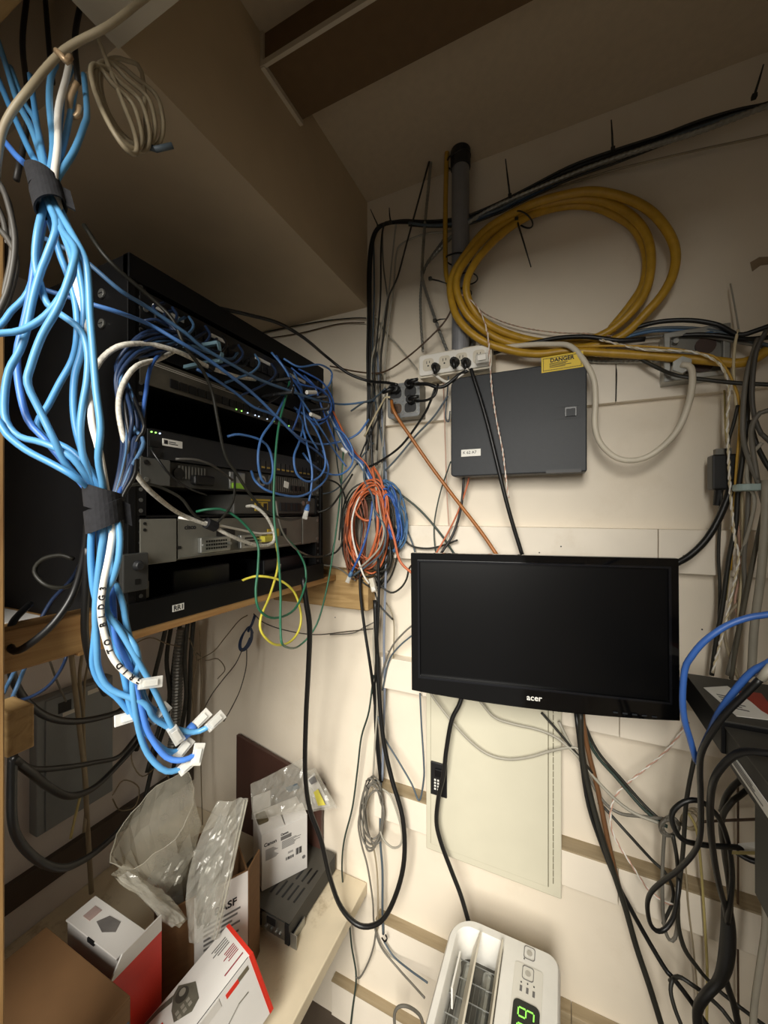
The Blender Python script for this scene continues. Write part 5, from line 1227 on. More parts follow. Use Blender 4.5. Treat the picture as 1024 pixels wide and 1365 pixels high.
# run along the top of the wall, right to left, then down the corner
rnd = random.Random(5)
base = [(1060, 122), (1024, 138), (980, 150), (930, 166), (880, 184), (820, 204), (760, 227), (700, 256), (660, 276), (620, 291), (580, 297), (545, 295), (520, 297)]
down = {0: [(504, 303), (495, 322), (491, 360), (491, 420), (490, 480), (491, 540), (487, 640), (482, 720), (480, 780), (485, 830), (494, 890), (500, 940), (505, 1000), (509, 1042)],
        1: [(505, 305), (497, 325), (494, 365), (494, 430), (493, 500), (494, 560), (498, 650), (503, 720), (505, 790), (503, 850), (500, 920), (501, 980), (507, 1040)],
        2: [(512, 300), (508, 330), (507, 400), (500, 480), (496, 540), (490, 600)]}
labs = ['thick black cable along the ceiling line, down the corner to the wall base', 'second black cable along the ceiling line and down the corner, right of the thick one', 'thin black cable along the ceiling line ending above the orange hank',
        'slate cable in the run along the ceiling line', 'grey cable in the run along the ceiling line', 'dusty blue cable in the run along the ceiling line', 'dark cable lowest in the run along the ceiling line']
for i in range(7):
    off = (0, 4, -5, 7, -2, 10, 13)[i]; mm = (BLACK, BLACK, DKOL, SLATE, GREY, STEELB, DKOL)[i]
    pts = []
    for j, (u, v) in enumerate(base):
        sp = math.sin(min(1, max(0, (u - 560) / 460)) * math.pi)
        pts.append((u, v + off * (.35 + .65 * sp) + rnd.uniform(-1, 1)))
    pts = pts[: 13 if i < 3 else 12]; pts += down.get(i, [])
    wc(labs[i], (.0042, .0038, .0026, .0032, .0030, .0026, .0024)[i], mm, ' '.join(f'{u:.0f},{v:.1f},{(.962 if not 690 < v < 900 or u > 560 else .938) - .004 * (i % 4):.3f}' for u, v in pts), name='wall_cable')
o = flex_mb(path('1060,128,.95 1010,146,.95 930,176,.948 860,198,.947 790,222,.947 720,250,.947 660,276,.948 626,296,.952 600,318,.962 570,350,.965'), .0052, .008).build('flexible_conduit', SILVER); tag(o, 'ribbed steel conduit running along the ceiling line over the black cables', 'conduit')
wc('thin tan wire slanting below the ceiling run to the right', .0022, TAN, '1060,168,.975 1024,180,.975 940,198,.975 870,214,.975 800,232,.975 720,258,.975 660,282,.975 600,303,.975', name='loose_wire')
# cords between the ceiling run, the pipe and the outlet boxes
o = flex_mb(path('576,198,.955 571,253,.955 566,306,.955 563,353,.95 564,375,.95 580,425,.95 596,468,.955'), .0042, .0075).build('flexible_conduit', SILVER); tag(o, 'ribbed steel conduit left of the grey pipe, slanting to the outlet strip', 'conduit')
o = flex_mb(path('592,319,.96 567,356,.962 561,388,.962 561,425,.962 564,469,.962'), .0038, .0075).build('flexible_conduit', GREYM); tag(o, 'ribbed conduit dropping straight to the left end of the outlet strip', 'conduit')
for lab, r, m, s in (
    ('black cord from the pipe top slanting down to the corner bundle', .0024, DKOL, '578,198,.95 574,209,.95 561,256,.952 542,325,.952 530,369,.953 517,400,.955 511,447,.957 508,478,.957 506,540,.957 502,600,.958'),
    ('grey cable bending down from below the ceiling run', .0026, LGREY, '610,305,.97 596,309,.97 567,312,.97 536,325,.97 528,341,.97 525,381,.97 520,416,.97 514,478,.968 512,560,.968 508,640,.968'),
    ('grey cable hanging from the ceiling run beside the corner', .0022, GREY, '512,300,.962 510,312,.965 511,353,.967 516,391,.967 517,409,.967 508,478,.966 505,540,.966 503,620,.965'),
    ('light grey cable hanging from the ceiling run, right of the first', .0022, LGREY, '529,297,.96 527,306,.965 522,353,.967 517,397,.964 505,450,.962 496,478,.96 494,540,.96 490,620,.96'),
    ('slate cable hugging the corner bundle', .0026, SLATE, '498,320,.97 499,390,.972 497,470,.97 500,530,.97 511,600,.968 512,640,.965'),
    ('dusty blue cable running down the middle of the corner bundle', .0034, mat('blue_grey_cable', '#7f8796', .5, var=.1), '503,470,.972 508,540,.972 514,620,.972 516,700,.96 514,780,.95 512,850,.95 513,920,.97 511,985,.965 510,1040,.96'),
    ('pale grey cable down the middle of the corner bundle', .0028, LGREY, '500,640,.97 508,700,.97 507,780,.965 498,850,.96 503,930,.955 500,990,.955 497,1045,.955'),
    ('light grey cable falling close to the corner bundle', .0022, LGREY, '508,430,.972 502,500,.972 504,560,.972 500,640,.97'),
    ('grey wire slanting from the corner to the outlet strip', .0020, LGREY, '500,420,.98 512,440,.98 530,460,.978 548,482,.975 556,492,.965'),
    ('dark wire pair running under the bulkhead into the corner', .0018, DKOL, '340,446,.992 380,437,.992 430,428,.992 470,424,.99 488,424,.985'),
    ('second dark wire running under the bulkhead into the corner', .0016, BRN, '348,452,.993 400,444,.993 450,432,.993 486,430,.988'),
    ('brown cord sweeping from the corner up to the yellow coil', .0022, BRN, '440,488,.97 480,496,.965 511,496,.955 542,477,.945 574,449,.94 596,424,.935 610,392,.93'),
    ('black cord from the lower right socket sagging left to the corner', .0030, BLACK, '580,518,.90 574,535,.905 564,555,.92 536,593,.945 508,614,.955 485,625,.955'),
    ('slate cord slanting from the cabinet edge down to the corner', .0026, SLATE, '597,528,.95 578,556,.955 555,580,.96 530,610,.962 514,627,.962'),
    ('slate cord from the upper left socket into the corner', .0026, SLATE, '514,518,.905 505,526,.92 496,533,.94 484,537,.95 468,548,.955'),
    ('black cord from the lower left socket down into the corner', .0024, BLACK, '512,530,.925 508,545,.94 499,568,.95 486,594,.955 476,620,.955'),
    ('cream cord from the lower left socket into the corner', .0026, CREAMC, '520,530,.915 514,530,.92 508,540,.935 497,560,.95 486,582,.955'),
    ('thick amber cord slanting from the steel outlet box to behind the monitor', .0044, ORB, '522,534,.91 524,545,.90 532,560,.905 548,583,.92 575,622,.935 605,662,.94 640,707,.93 664,742,.92'),
    ('thick black cord across the charcoal cabinet to behind the monitor', .0046, BLACK, '628,492,.895 632,505,.893 640,530,.893 650,565,.893 661,610,.893 673,660,.90 684,700,.91 697,742,.92'),
    ('white cord looping under the outlet strip', .0036, WHITEC, '624,492,.90 615,500,.905 600,508,.91 592,508,.915 578,498,.925'),
    ('black cord bundle between the two outlet boxes', .0044, BLACK, '556,512,.905 570,512,.90 582,516,.90 594,514,.905 612,500,.905 624,494,.90'),
    ('black cord from the lower right socket curling up', .0032, BLACK, '556,535,.905 570,533,.90 580,526,.895 584,512,.90'),
    ('tan wire hanging left of the charcoal cabinet', .0014, PINKW, '590,470,.96 592,540,.975 594,600,.975 596,660,.975 600,720,.97'),
    ('slate wire hooking beside the charcoal cabinet', .0018, SLATE, '598,500,.95 596,530,.96 594,556,.965 598,562,.965 600,548,.96'),
    ('black wire from under the cabinet to behind the monitor', .0032, BLACK, '618,628,.955 618,645,.955 614,680,.955 604,712,.95 588,738,.93'),
    ('orange wire pair from under the cabinet to behind the monitor', .0022, ORANGE, '627,628,.955 622,650,.955 610,684,.955 594,716,.95 580,740,.93'),
    ('dark wire bowing between cabinet and monitor', .0018, DGREEN, '601,615,.96 587,657,.965 579,698,.965 580,730,.955 584,742,.94'),
    ('slate cable slanting from the hank to behind the monitor', .0028, DGREEN, '520,645,.955 528,654,.955 559,679,.96 587,711,.96 608,742,.94'),
    ('black cable sagging from the hank to behind the monitor top left', .0026, DKOL, '522,700,.95 530,708,.95 546,726,.955 565,731,.955 584,729,.955 610,720,.95'),
    ('black loop right of the hank returning behind the monitor', .0026, DKOL, '556,748,.93 546,757,.935 542,772,.94 534,784,.945 521,790,.945 506,779,.945 500,768,.945'),
    ('black loop hanging below the hank to the right', .0026, DKOL, '519,720,.94 521,745,.935 517,757,.935 506,762,.935 497,758,.94'),
    ('slate cable from the hank right edge falling to the monitor corner', .0022, SLATE, '532,680,.95 540,700,.955 549,722,.96 554,738,.955'),
    ('grey cord from the monitor left edge falling to the corner bundle', .0024, GREY, '552,832,.945 540,842,.945 524,860,.95 514,882,.955 508,905,.957 504,940,.957'),
    ('second grey cord beside it from the monitor left edge', .0022, SLATE, '552,845,.95 532,862,.95 518,882,.955 510,920,.96'),
    ('short grey wire ending on the wall left of the monitor', .0018, TAN, '512,800,.965 520,812,.97 525,830,.97 525,860,.97 524,888,.97'),
    ('short black cable end poking right from the corner bundle', .0026, DKOL, '500,790,.95 505,805,.945 514,816,.945 524,826,.945'),
    ('thin grey wire crossing left over the wall to the corner bundle', .0018, GREY, '440,846,.985 470,844,.98 486,836,.975 498,830,.965'),
    ('slate cord from the monitor corner down beside the panel', .0024, SLATE, '560,924,.95 562,967,.945 565,1014,.935 565,1039,.935 559,1067,.94 549,1045,.945 531,1014,.95 512,982,.955 504,955,.957'),
    ('black power cord across the pale panel to the air conditioner', .0054, BLACK, '617,925,.91 612,940,.905 602,961,.90 595,1001,.90 593,1020,.90 590,1040,.90 585,1061,.905 582,1095,.91 588,1123,.91 602,1161,.915 615,1195,.915 628,1240,.91'),
    ('white cord sagging across the pale panel from the left', .0030, LGREY, '572,918,.91 578,930,.91 602,961,.915 628,989,.925 652,1006,.93 678,1012,.932 706,1009,.932 734,1001,.932 762,996,.93 775,1000,.93'),
    ('white cord bowing across the pale panel from its middle', .0028, LGREY, '640,935,.92 659,956,.925 684,965,.93 715,972,.932 740,982,.932 760,998,.93 772,1010,.93'),
    ('dark cord bowing down the wall left of the corner bundle to the floor', .0026, DGREEN, '498,900,.95 492,948,.95 482,982,.955 477,1023,.96 470,1076,.965 459,1120,.97 456,1157,.97 459,1192,.97 465,1222,.97 469,1262,.97 475,1302,.975 470,1345,.97 466,1380,.97'),
    ('grey cable falling from the grey hank to the floor', .0026, GREY, '488,1060,.955 478,1095,.957 482,1125,.957 490,1155,.958 497,1200,.958 499,1232,.958 508,1262,.958 530,1290,.955 548,1310,.94 566,1330,.92'),
    ('tan cable falling through the grey hank', .0024, TAN, '496,1050,.955 486,1090,.957 498,1130,.96 503,1165,.962 504,1210,.962 503,1240,.96'),
    ('slate cable falling straight below the corner bundle', .0034, SLATE, '508,1040,.962 507,1115,.965 510,1160,.965 510,1210,.965 511,1245,.965'),
    ('grey cable curving back to the wall base from the bundle', .0024, GREY, '502,1235,.965 498,1262,.968 490,1285,.97 480,1303,.972 474,1302,.974'),
    ('grey hook of cable at the wall base beside the air conditioner', .0038, GREY, '527,1375,.90 526,1352,.90 532,1342,.90 545,1342,.90 560,1354,.88 566,1375,.86'),
    ('second grey cable at the wall base running behind the air conditioner', .0024, SLATE, '512,1255,.96 525,1275,.955 545,1292,.94 570,1310,.925')):
    wc(lab, r, m, s, name='wall_cable')
o = MB().tube(spline(path('509,1250,.955 513,1255,.95 516,1251,.95 514,1246,.955')), .002, 6).build('cable_tie', BLACK, smooth=True); tag(o, 'black tie hook on the cables at the wall base', 'cable tie')

# yellow wire, coil and the twisted pairs
YC = '1040,458,.93 1024,466,.93 1008,477,.93 985,484,.932 950,481,.935 900,477,.938 850,473,.94 800,470,.94 757,468,.94 718,472,.94 680,467,.94 641,453,.925 613,428,.915 602,400,.915 602,371,.917 620,340,.922 651,304,.93 701,276,.94 743,262,.943 789,255,.945 834,264,.948 869,283,.948 894,315,.945 901,347,.945 890,382,.945 862,417,.95 827,449,.965 780,463,.967 720,464,.967 665,452,.945 628,425,.920 611,395,.908 610,368,.908 627,340,.920 658,308,.935 708,280,.957 757,266,.96 799,267,.962 834,282,.962 859,308,.962 868,343,.96 862,385,.96 841,417,.963 806,445,.975 760,458,.98 700,452,.965 650,432,.935 627,405,.912 622,378,.903 634,350,.912 662,318,.935 701,290,.955 750,275,.975 789,275,.976 820,287,.977 845,304,.977 861,336,.977 859,375,.977 841,406,.978 815,438,.982'
P = path(YC); t = thing('yellow_cable', 'thick yellow cable coiled in an oval on the wall beside the pipe', 'cable', P[9])
MB().tube(spline(P, 7), .0088, 10).build('sheath', YELB, t, smooth=True)
for uv in ((604, 388), (612, 368), (688, 288)):
    c = W(uv[0] + 9, uv[1], .942); d = V((.6, 0, .8)) if uv[0] > 650 else V((.1, 0, 1)); s = d.cross(V((0, 1, 0))).normalized(); q = V((0, 1, 0))
    ra = .026
    pts = [c + s * math.cos(2 * math.pi * i / 20) * ra + q * (math.sin(2 * math.pi * i / 20) * .026 + .012) for i in range(21)]
    MB().tube(pts, .0018, 6).build('cable_tie', BLACK, t, smooth=True)
wc('yellow wire dropping along the left side of the grey pipe to the coil', .0060, YELB, '598,186,.945 596,200,.945 594,275,.945 594,353,.945 598,380,.94 606,402,.93', name='yellow_wire')
wc('thin yellow wire over the black cables down the right cable drop', .0022, YELT, '760,462,.935 839,461,.93 898,465,.93 934,471,.93 955,477,.925 972,498,.92 984,528,.92 987,560,.92 982,620,.92 978,690,.925 974,760,.93', name='yellow_wire')
twisted('twisted_pair', 'pink and white twisted pair hanging from the coil over the cabinet', .0013, PINKW, WHITEC, '604,392,.915 622,396,.905 640,415,.90 650,445,.897 653,480,.895 656,520,.893 662,560,.893 670,600,.893 675,640,.90 678,664,.905', turns=130)
twisted('twisted_pair', 'fine twisted pair strung from the coil along the wall to the right', .0010, PINKW, TAN, '626,400,.93 650,420,.975 690,435,.978 740,443,.978 790,445,.975 830,450,.965', turns=130)
twisted('twisted_pair', 'cream twisted pair crossing the junction box and down the right drop', .0016, CREAMC, WHITEC, '785,449,.95 821,458,.935 854,465,.925 886,467,.92 928,470,.918 960,486,.915 972,519,.915 970,560,.915 972,623,.915 975,670,.915 980,720,.915 985,745,.915 974,800,.92 962,850,.925 950,897,.93', turns=110)
# white loop and the black run above the cabinet
wc('white cord looping down the wall right of the cabinet to the junction box', .0058, IVORY, '650,466,.955 700,460,.94 735,459,.93 759,461,.92 776,477,.91 791,504,.905 794,534,.91 793,566,.915 800,590,.92 818,608,.925 839,614,.925 863,609,.925 886,593,.92 904,572,.915 916,545,.912 923,513,.912 921,490,.915 908,486,.92', name='white_cable', n=10)
for lab, r, m, s in (
    ('flat black cable over the cabinet top running into the yellow hose', .0052, BLACK, '640,478,.965 672,466,.96 720,455,.955 750,450,.95 785,449,.945 825,454,.945 860,452,.95'),
    ('thick black cable arching highest above the junction box', .0046, BLACK, '820,450,.965 840,440,.96 860,433,.955 886,428,.95 922,427,.945 957,433,.94 984,446,.93 1010,440,.92 1050,425,.90'),
    ('grey cable arching under the black one above the junction box', .0034, SLATE, '818,455,.97 850,442,.965 886,437,.96 930,438,.95 960,443,.945 986,450,.935'),
    ('dusty blue cable arching above the junction box', .0034, STEELB, '812,458,.97 840,448,.965 874,441,.962 910,441,.955 945,444,.948 982,452,.94'),
    ('light grey cable arching low above the junction box', .0032, GREY, '808,462,.972 838,455,.968 870,449,.965 910,447,.958 950,450,.95 984,456,.94'),
    ('black cable dropping from the arch across the junction box corner', .0044, BLACK, '905,447,.95 935,446,.945 965,448,.94 990,452,.93 1020,450,.91 1050,445,.89'),
    ('brown black cord slanting under the yellow hose across the junction box', .0038, DKOL, '842,470,.95 851,477,.945 880,492,.935 904,501,.92 946,507,.915 987,511,.91 1030,513,.90'),
    ('thin white stick of wire rising above the cable arch', .0015, LGREY, '974,378,.97 980,410,.965 986,445,.95')):
    wc(lab, r, m, s, name='wall_cable')
o = flex_mb(path('770,478,.972 800,480,.972 840,480,.972 880,479,.97'), .0075, .008, 10).build('flexible_conduit', SILVER); tag(o, 'ribbed steel conduit entering the junction box from the cabinet', 'conduit')
wc('black wire hanging down the wall board right of the cabinet', .0013, DKOL, '822,480,.984 822,505,.979 821,535,.979', name='loose_wire')
# ties with long tails standing out of the ceiling run
for i, (a, b, lab) in enumerate((((680, 262), (674, 212), 'black cable tie tail sticking up from the ceiling run above the coil'), ((817, 200), (815, 160), 'black cable tie tail sticking up in the middle of the ceiling run'),
        ((1005, 130), (1018, 86), 'black cable tie tail sticking up at the right end of the ceiling run'), ((505, 303), (494, 279), 'black cable tie tail at the corner bend of the run'), ((521, 297), (519, 277), 'short black cable tie tail right of the corner bend'),
        ((614, 186), (621, 162), 'black cable tie tail above the grey pipe'), ((689, 293), (708, 356), 'black cable tie tail hanging inside the yellow coil'), ((574, 372), (596, 378), 'black cable tie bridging the conduit and the pipe'), ((580, 428), (594, 425), 'small black cable tie below the coil tie'))):
    p = W(*a, .945); q = W(*b, .935); t = thing('cable_tie', lab, 'cable tie', p)
    MB().tube([p, p.lerp(q, .5) + V((0, -.003, 0)), q], [.0022, .0018, .0012], 6).build('tie_tail', DKOL, t, smooth=True)
    B(p.x - .004, p.x + .004, .939, .947, p.z - .004, p.z + .004).build('tie_head', DKOL, t, bevel=.001)
c = W(614, 212, .955); t = thing('cable_tie', 'black cable tie round the top of the grey pipe', 'cable tie', c)
MB().tube([c + V((math.cos(a) * .024 - (.010 if math.cos(a) < -.5 else 0), math.sin(a) * .024, .004 * math.cos(a))) for a in [2 * math.pi * i / 20 for i in range(21)]], .002, 6).build('tie_band', BLACK, t, smooth=True)
c = W(614, 345, .955); t = thing('cable_tie', 'black cable tie round the pipe at coil height', 'cable tie', c)
MB().tube([c + V((math.cos(a) * .025 - (.012 if math.cos(a) < -.5 else 0), math.sin(a) * .025, -.006 * math.cos(a))) for a in [2 * math.pi * i / 20 for i in range(21)]], .002, 6).build('tie_band', BLACK, t, smooth=True)

# ------------------------------------------------------------------ hanks
def hank(name, label, cx, cy, a, b, loops, r, m, k, seed, tilt=0., tail=''):
    rnd = random.Random(seed); P = []
    for l in range(loops):
        aa = a * rnd.uniform(.72, 1.05); bb = b * rnd.uniform(.78, 1.05); ox = rnd.uniform(-.18, .18) * a; oy = rnd.uniform(-.12, .12) * b; tt = tilt + rnd.uniform(-.12, .12)
        for i in range(12):
            q = 2 * math.pi * i / 12 + rnd.uniform(-.08, .08); x = math.cos(q) * aa; y = math.sin(q) * bb
            P.append(W(cx + ox + x * math.cos(tt) - y * math.sin(tt), cy + oy + x * math.sin(tt) + y * math.cos(tt), k + rnd.uniform(-.012, .012) + .012 * math.sin(q), 'Y'))
    P += path(tail) if tail else []
    t = thing(name, label, 'cable', P[0]); MB().tube(spline(P, 4), r, 6).build('sheath', m, t, smooth=True); return t
hank('cable_hank', 'black cable hank behind the orange one on the wall', 494, 712, 33, 68, 13, .0026, DKOL, .945, 1)
hank('cable_hank', 'orange cable hank hanging on the wall between rack and monitor', 492, 705, 26, 58, 11, .0026, ORANGE, .922, 2, .06)
hank('cable_hank', 'dusty blue cable hank at the right side of the orange hank', 519, 690, 20, 48, 7, .0026, STEELB, .94, 3, -.2)
hank('cable_hank', 'royal blue strands at the right of the orange hank', 523, 688, 9, 36, 4, .0026, ROYAL, .927, 6, -.15)
hank('cable_hank', 'rust brown cable hank at the left of the orange hank', 476, 712, 14, 60, 4, .0025, mat('rust_cable', '#7c4630', .5, var=.15), .93, 9, .06)
for lab, r, m, s in (
    ('orange cable falling from the hank to the monitor top corner', .0034, ORANGE, '498,622,.925 508,640,.918 512,665,.916 518,690,.914 525,715,.914 531,742,.916 538,754,.918 552,766,.925'),
    ('thick orange cable strand down the front of the hank', .0038, ORANGE, '496,624,.92 501,650,.912 503,680,.908 503,710,.908 494,740,.912 486,756,.918'),
    ('orange cable hooking inside the hank at the left', .0034, ORANGE, '480,660,.915 474,678,.912 478,688,.910 488,694,.910 496,692,.915'),
    ('white cable falling across the hank to a clip below', .0026, WHITEC, '488,648,.912 478,665,.908 470,690,.906 470,715,.906 476,740,.908 484,765,.912 492,778,.92'),
    ('slate cable falling across the front of the hank', .0028, SLATE, '486,618,.915 486,640,.908 496,660,.904 500,680,.904 512,700,.905 514,720,.906 508,738,.908 492,752,.91 470,768,.92'),
    ('grey cable in front of the hank curving left', .0026, LGREY, '500,640,.91 508,690,.905 512,708,.904 506,730,.905 490,748,.907 478,758,.91')):
    wc(lab, r, m, s, name='network_cable')
t, P = cable('network_cable', 'blue cable hanging in front of the hank with its plug at lower left', .0030, ROYAL, '497,668,.91 495,685,.905 490,710,.902 482,735,.902 474,752,.905 469,762,.908', 'Y', .91, 'cable', None, kids=True)
rj45(W(463, 776, .912), W(463, 776, .912) - P[-1], t, STEELB)
p = W(496, 780, .925); t = thing('cable_clip', 'white plastic clip on the cables below the orange hank', 'clip', p)
MB().obox(p + V((-.012, 0, .016)), (.014, 0, .004), (0, .012, 0), (.010, 0, -.036)).build('clip_body', IVORY, t, bevel=.002)
MB().obox(p + V((-.002, -.003, -.006)), (.010, 0, .003), (0, .004, 0), (.004, 0, -.010)).build('clip_tab', WHITEP, t, bevel=.001)
hank('cable_hank', 'grey cable hank hanging low on the wall below the corner bundle', 497, 1085, 15, 46, 6, .0024, GREY, .945, 12, .03)
wc('pale grey loop bulging right from the grey hank', .0026, LGREY, '507,1050,.945 520,1060,.94 530,1085,.938 536,1110,.938 534,1126,.938 524,1130,.94 512,1120,.943 507,1108,.945', name='network_cable')
t = thing('cable_tie', 'black cable tie on top of the low grey hank', 'cable tie', W(497, 1042, .945))
MB().tube(path('488,1041,.935 496,1038,.93 505,1042,.935'), .0016, 6).build('tie_band', BLACK, t); MB().tube(path('494,1040,.93 488,1048,.925 492,1052,.92'), .0012, 5).build('tie_tail', BLACK, t)

# ------------------------------------------------------------------ right side drops
for lab, r, m, s in (
    ('grey cable dropping nearest the yellow hose at the right', .0040, GREY, '1010,452,.91 1005,468,.90 996,498,.90 991,541,.90 991,583,.90 998,611,.89 1010,642,.88 1018,670,.88'),
    ('dark grey cable dropping at the very right edge', .0038, mat('dusky_cable', '#4d4a45', .5), '1022,440,.88 1008,470,.88 1003,517,.88 1005,550,.88 1014,576,.875 1030,592,.87'),
    ('black cable dropping from the arch past the adapter to behind the unit', .0040, DKOL, '1000,480,.91 998,520,.91 996,560,.91 991,604,.91 984,658,.915 981,700,.92 972,745,.925 963,810,.93 955,854,.935 949,900,.94'),
    ('cream cable dropping behind the adapter', .0026, CREAMC, '984,440,.93 980,460,.925 978,494,.925 982,541,.925 987,588,.925 988,634,.925 991,700,.93 990,760,.93 984,830,.93'),
    ('grey cable dropping right of the adapter to behind the unit', .0036, GREY, '1000,620,.905 996,700,.91 992,745,.915 993,789,.92 984,843,.925 970,900,.93'),
    ('olive grey cable slanting down left at the right drop', .0036, mat('olive_grey', '#5a564a', .5), '1022,660,.88 1014,700,.885 1002,759,.90 993,804,.91 981,866,.92 975,905,.93'),
    ('pale grey pipe standing at the right edge above the rack units', .0062, LGREY, '1022,640,.86 1020,700,.86 1014,774,.87 1006,834,.88 1002,900,.89'),
    ('tan cable winding through the right drop', .0028, TAN, '988,760,.94 987,798,.94 972,819,.94 966,843,.94 972,872,.94 985,905,.94'),
    ('pale wire zigzagging in the right drop', .0020, PINKW, '984,700,.945 988,760,.945 980,800,.945 985,840,.945 978,900,.945'),
    ('grey loop bulging at the right edge beside the adapter', .0040, GREY, '1030,545,.87 1012,552,.875 1002,572,.88 1004,600,.885 1010,640,.88'),
    ('dark cable slanting to the adapter clamp at the right', .0040, DKOL, '1000,560,.90 1008,590,.90 1020,615,.89 1030,630,.885'),
    ('light grey cable bowing left of the clamp', .0030, LGREY, '1016,590,.88 1000,610,.89 996,640,.895 1006,665,.89 1000,700,.90 988,740,.92'),
    ('cream wire behind the adapter', .0018, PALEY, '966,520,.955 968,580,.955 974,640,.95 976,720,.95 968,800,.95'),
    ('thin black cord from the adapter top', .0030, DKOL, '984,540,.92 978,565,.925 972,585,.93 970,605,.94'),
    ('thick black cord from the adapter to the monitor right edge', .0062, BLACK, '975,640,.93 972,658,.925 957,694,.92 940,721,.915 919,741,.91 900,752,.905'),
    ('thin black cord hanging straight below the adapter', .0028, DKOL, '962,655,.94 960,690,.945 958,740,.95 960,790,.95 958,840,.95')):
    wc(lab, r, m, s, name='wall_cable')
# below the monitor, right part
for lab, r, m, s in (
    ('amber cord dropping from the monitor down the wall to the floor', .0052, mat('dull_amber', '#6e4b2e', .5, var=.15), '776,945,.93 778,965,.93 784,1000,.935 797,1053,.94 809,1113,.935 821,1166,.935 830,1200,.94'),
    ('thick dark cord continuing below the amber one to the floor', .0056, DKOL, '774,950,.92 776,1000,.922 785,1050,.925 798,1101,.922 815,1154,.92 833,1208,.92 848,1261,.92 866,1315,.915 886,1380,.91'),
    ('black cord beside the amber one splitting at the bottom', .0046, BLACK, '768,950,.925 782,1060,.93 800,1120,.93 822,1175,.93 838,1206,.93 860,1246,.93 886,1290,.92 897,1303,.915 918,1330,.91 945,1370,.90'),
    ('dark pair slanting right from the monitor to the grey knot', .0034, DGREEN, '770,948,.94 791,1000,.94 824,1039,.935 854,1074,.925 877,1094,.92 890,1102,.915'),
    ('second dark cord slanting right to the grey knot', .0030, DKOL, '775,955,.945 796,1000,.945 829,1039,.94 860,1074,.93 884,1096,.92'),
    ('grey cord sweeping from the pale panel right to the knot', .0032, LGREY, '745,962,.93 765,1000,.935 800,1045,.935 839,1080,.925 886,1100,.915'),
    ('grey cord running nearly level into the knot', .0032, GREY, '772,1010,.94 800,1062,.94 824,1083,.935 854,1088,.925 888,1092,.915 912,1100,.91'),
    ('dark cord from the monitor corner over the panel edge to the right', .0028, DKOL, '722,950,.93 740,970,.93 760,994,.93 790,1030,.935'),
    ('black wire slanting low from the amber cord to the knot loops', .0030, DKOL, '798,1070,.945 806,1077,.945 836,1110,.93 868,1145,.925 889,1166,.92 898,1196,.918 884,1232,.915'),
    ('grey cord hanging in a narrow loop from the knot', .0032, GREY, '886,1108,.91 884,1140,.91 883,1180,.91 885,1230,.91 892,1252,.91 900,1250,.91 904,1220,.91 904,1180,.91 902,1140,.905 896,1112,.905'),
    ('black cord hanging beside the narrow loop below the knot', .0034, DKOL, '897,1112,.905 902,1140,.90 905,1165,.905 904,1220,.91 910,1260,.915 930,1290,.915 956,1318,.91 990,1345,.90 1030,1375,.88'),
    ('pale yellow wire dropping from the knot to the floor', .0024, PALEY, '918,1084,.93 928,1104,.93 934,1148,.94 940,1237,.945 943,1300,.95 942,1375,.95'),
    ('fine tan wire dropping left of the pale yellow one', .0016, TAN, '914,1150,.95 918,1210,.955 925,1270,.96 930,1330,.96 930,1375,.96'),
    ('brown wire dropping straight at the right under the units', .0018, BRN, '984,1010,.96 984,1100,.96 984,1200,.965 984,1300,.965 985,1380,.965'),
    ('brown wire running level right of the knot', .0024, BRN, '930,1096,.95 960,1094,.95 1010,1092,.94'),
    ('black cord dropping straight behind the black loop', .0036, DKOL, '926,1010,.86 918,1050,.86 914,1080,.86 911,1130,.865 906,1180,.87 903,1220,.875 912,1262,.88 935,1296,.885'),
    ('grey cord dropping from the stand at the right edge to the floor', .0048, LGREY, '1018,1176,.80 1021,1231,.80 1014,1285,.81 1006,1340,.82 1004,1380,.82'),
    ('dark cord bending at the floor right of the amber cord', .0036, DKOL, '897,1303,.90 894,1320,.89 900,1345,.88 912,1375,.87'),
    ('dark cord arching from the bend to the thick black cord', .0036, DKOL, '893,1308,.91 905,1302,.90 922,1312,.895 940,1325,.885 962,1345,.87 985,1375,.86')):
    wc(lab, r, m, s, name='power_cable')
hank('cable_knot', 'knotted grey cables on the wall right of the pale panel', 893, 1102, 12, 13, 6, .0026, GREY, .905, 31)
hank('cable_knot', 'tan cable tangle right of the grey knot', 922, 1092, 15, 14, 4, .0020, TAN, .92, 32)
twisted('twisted_pair', 'pink and white twisted pair slanting from the units to the knot loop', .0014, PINKW, WHITEC, '918,962,.95 889,1000,.95 854,1030,.945 824,1056,.94 814,1083,.935 818,1113,.93 839,1148,.925 863,1184,.92 886,1202,.915 906,1206,.915', turns=90)
# near right cables in front of the units
def nc(lab, r, m, s, k=.45, name='power_cable', n=10): return tag(cable(name, '', r, m, s, 'd', k, n=n), lab, 'cable')
nc('bright blue cable arching left of the rack units', .0038, ROYAL, '1050,812,.44 1024,819,.45 999,823,.46 969,834,.47 940,854,.48 922,875,.49 913,893,.50 910,932,.505 913,961,.51 920,985,.515 928,1014,.52', name='network_cable')
nc('second bright blue cable lying over the rack units', .0038, ROYAL, '1050,866,.42 1024,884,.43 1002,896,.44 978,923,.455 958,952,.47 946,978,.49 936,1000,.505 931,1018,.52', name='network_cable')
t, P = cable('power_cable', 'black cord with grey collar beside the second blue cable, dropping to a loop', .0037, BLACK, '1014,905,.425 992,927,.435 967,952,.45 947,980,.47 935,1005,.49 933,1030,.51 934,1059,.53 934,1109,.56 927,1134,.58 905,1159,.61 882,1176,.64 868,1190,.66 863,1206,.67 866,1228,.68 874,1240,.68 886,1239,.68 898,1222,.68 903,1196,.68 905,1170,.69', 'd', .5, kids=True)
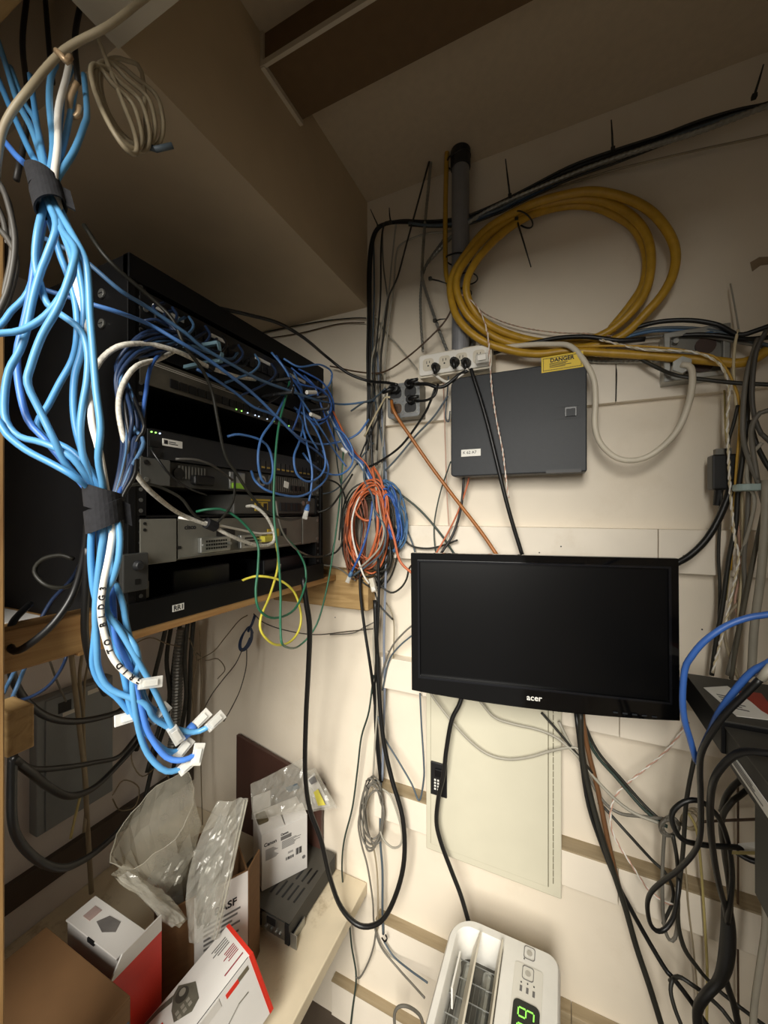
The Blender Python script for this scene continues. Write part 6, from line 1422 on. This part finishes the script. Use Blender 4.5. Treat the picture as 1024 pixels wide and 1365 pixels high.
MB().tube(path('1030,888,.418 1014,905,.425', 'd'), .0046, 10).build('grey_collar', LGREY, t, smooth=True)
nc('thick black cord from the units bowing down to the floor bundle', .0043, BLACK, '1050,1006,.43 1027,1004,.44 992,1002,.46 970,1014,.48 952,1039,.50 947,1072,.53 948,1110,.56 953,1150,.59 960,1185,.62 968,1215,.65 971,1250,.67')
nc('black cord loop in front of the tan tangle', .0038, BLACK, '1010,1130,.60 977,1129,.60 937,1126,.60 910,1119,.60 897,1099,.60 897,1082,.60 912,1069,.595 930,1067,.59 947,1077,.59 962,1097,.60 972,1129,.61 976,1165,.62 974,1200,.63 970,1230,.65')
nc('black cord hanging behind the thick bow to the floor bundle', .0040, mat('olive_black', '#2e2b24', .5), '1000,1050,.60 975,1070,.60 962,1095,.61 966,1140,.63 972,1180,.65 974,1215,.66 972,1260,.68')
P = path('969,1205,.66 971,1235,.66 970,1262,.66 966,1288,.66 958,1308,.665 940,1328,.67 930,1348,.68 932,1385,.68', 'd')
t = thing('power_cable', 'fat black cord joint near the floor at lower right', 'cable', P[-1]); MB().tube(spline(P, 6), [.0075 + .004 * math.sin(min(1, i / 18) * math.pi) for i in range(len(spline(P, 6)))], 10).build('sheath', BLACK, t, smooth=True)
nc('black cord running on from the fat joint to the right floor', .0050, BLACK, '964,1295,.66 972,1320,.66 980,1345,.66 988,1385,.66')
nc('short black cord poking out under the units', .0044, BLACK, '962,1082,.64 968,1062,.63 980,1046,.62 994,1036,.61 1010,1028,.60')
a = W(978, 1124, .60, 'd'); t = thing('paper_slip', 'white paper slip on the yellow ruler edge under the units', 'paper', a)
MB().prism([W(984, 1125, .6, 'd'), W(1015, 1122, .58, 'd'), W(1022, 1136, .575, 'd'), W(990, 1137, .6, 'd')], (0, 0, .0008)).build('slip', WHITEL, t)
MB().prism([W(976, 1136, .6, 'd'), W(1030, 1137, .57, 'd'), W(1030, 1140, .57, 'd'), W(976, 1139, .6, 'd')], (0, 0, .002)).build('yellow_edge', PALEY, t)
nc('black cord under the paper slip at the right edge', .0042, BLACK, '982,1136,.60 1000,1146,.59 1020,1150,.58 1050,1150,.56')
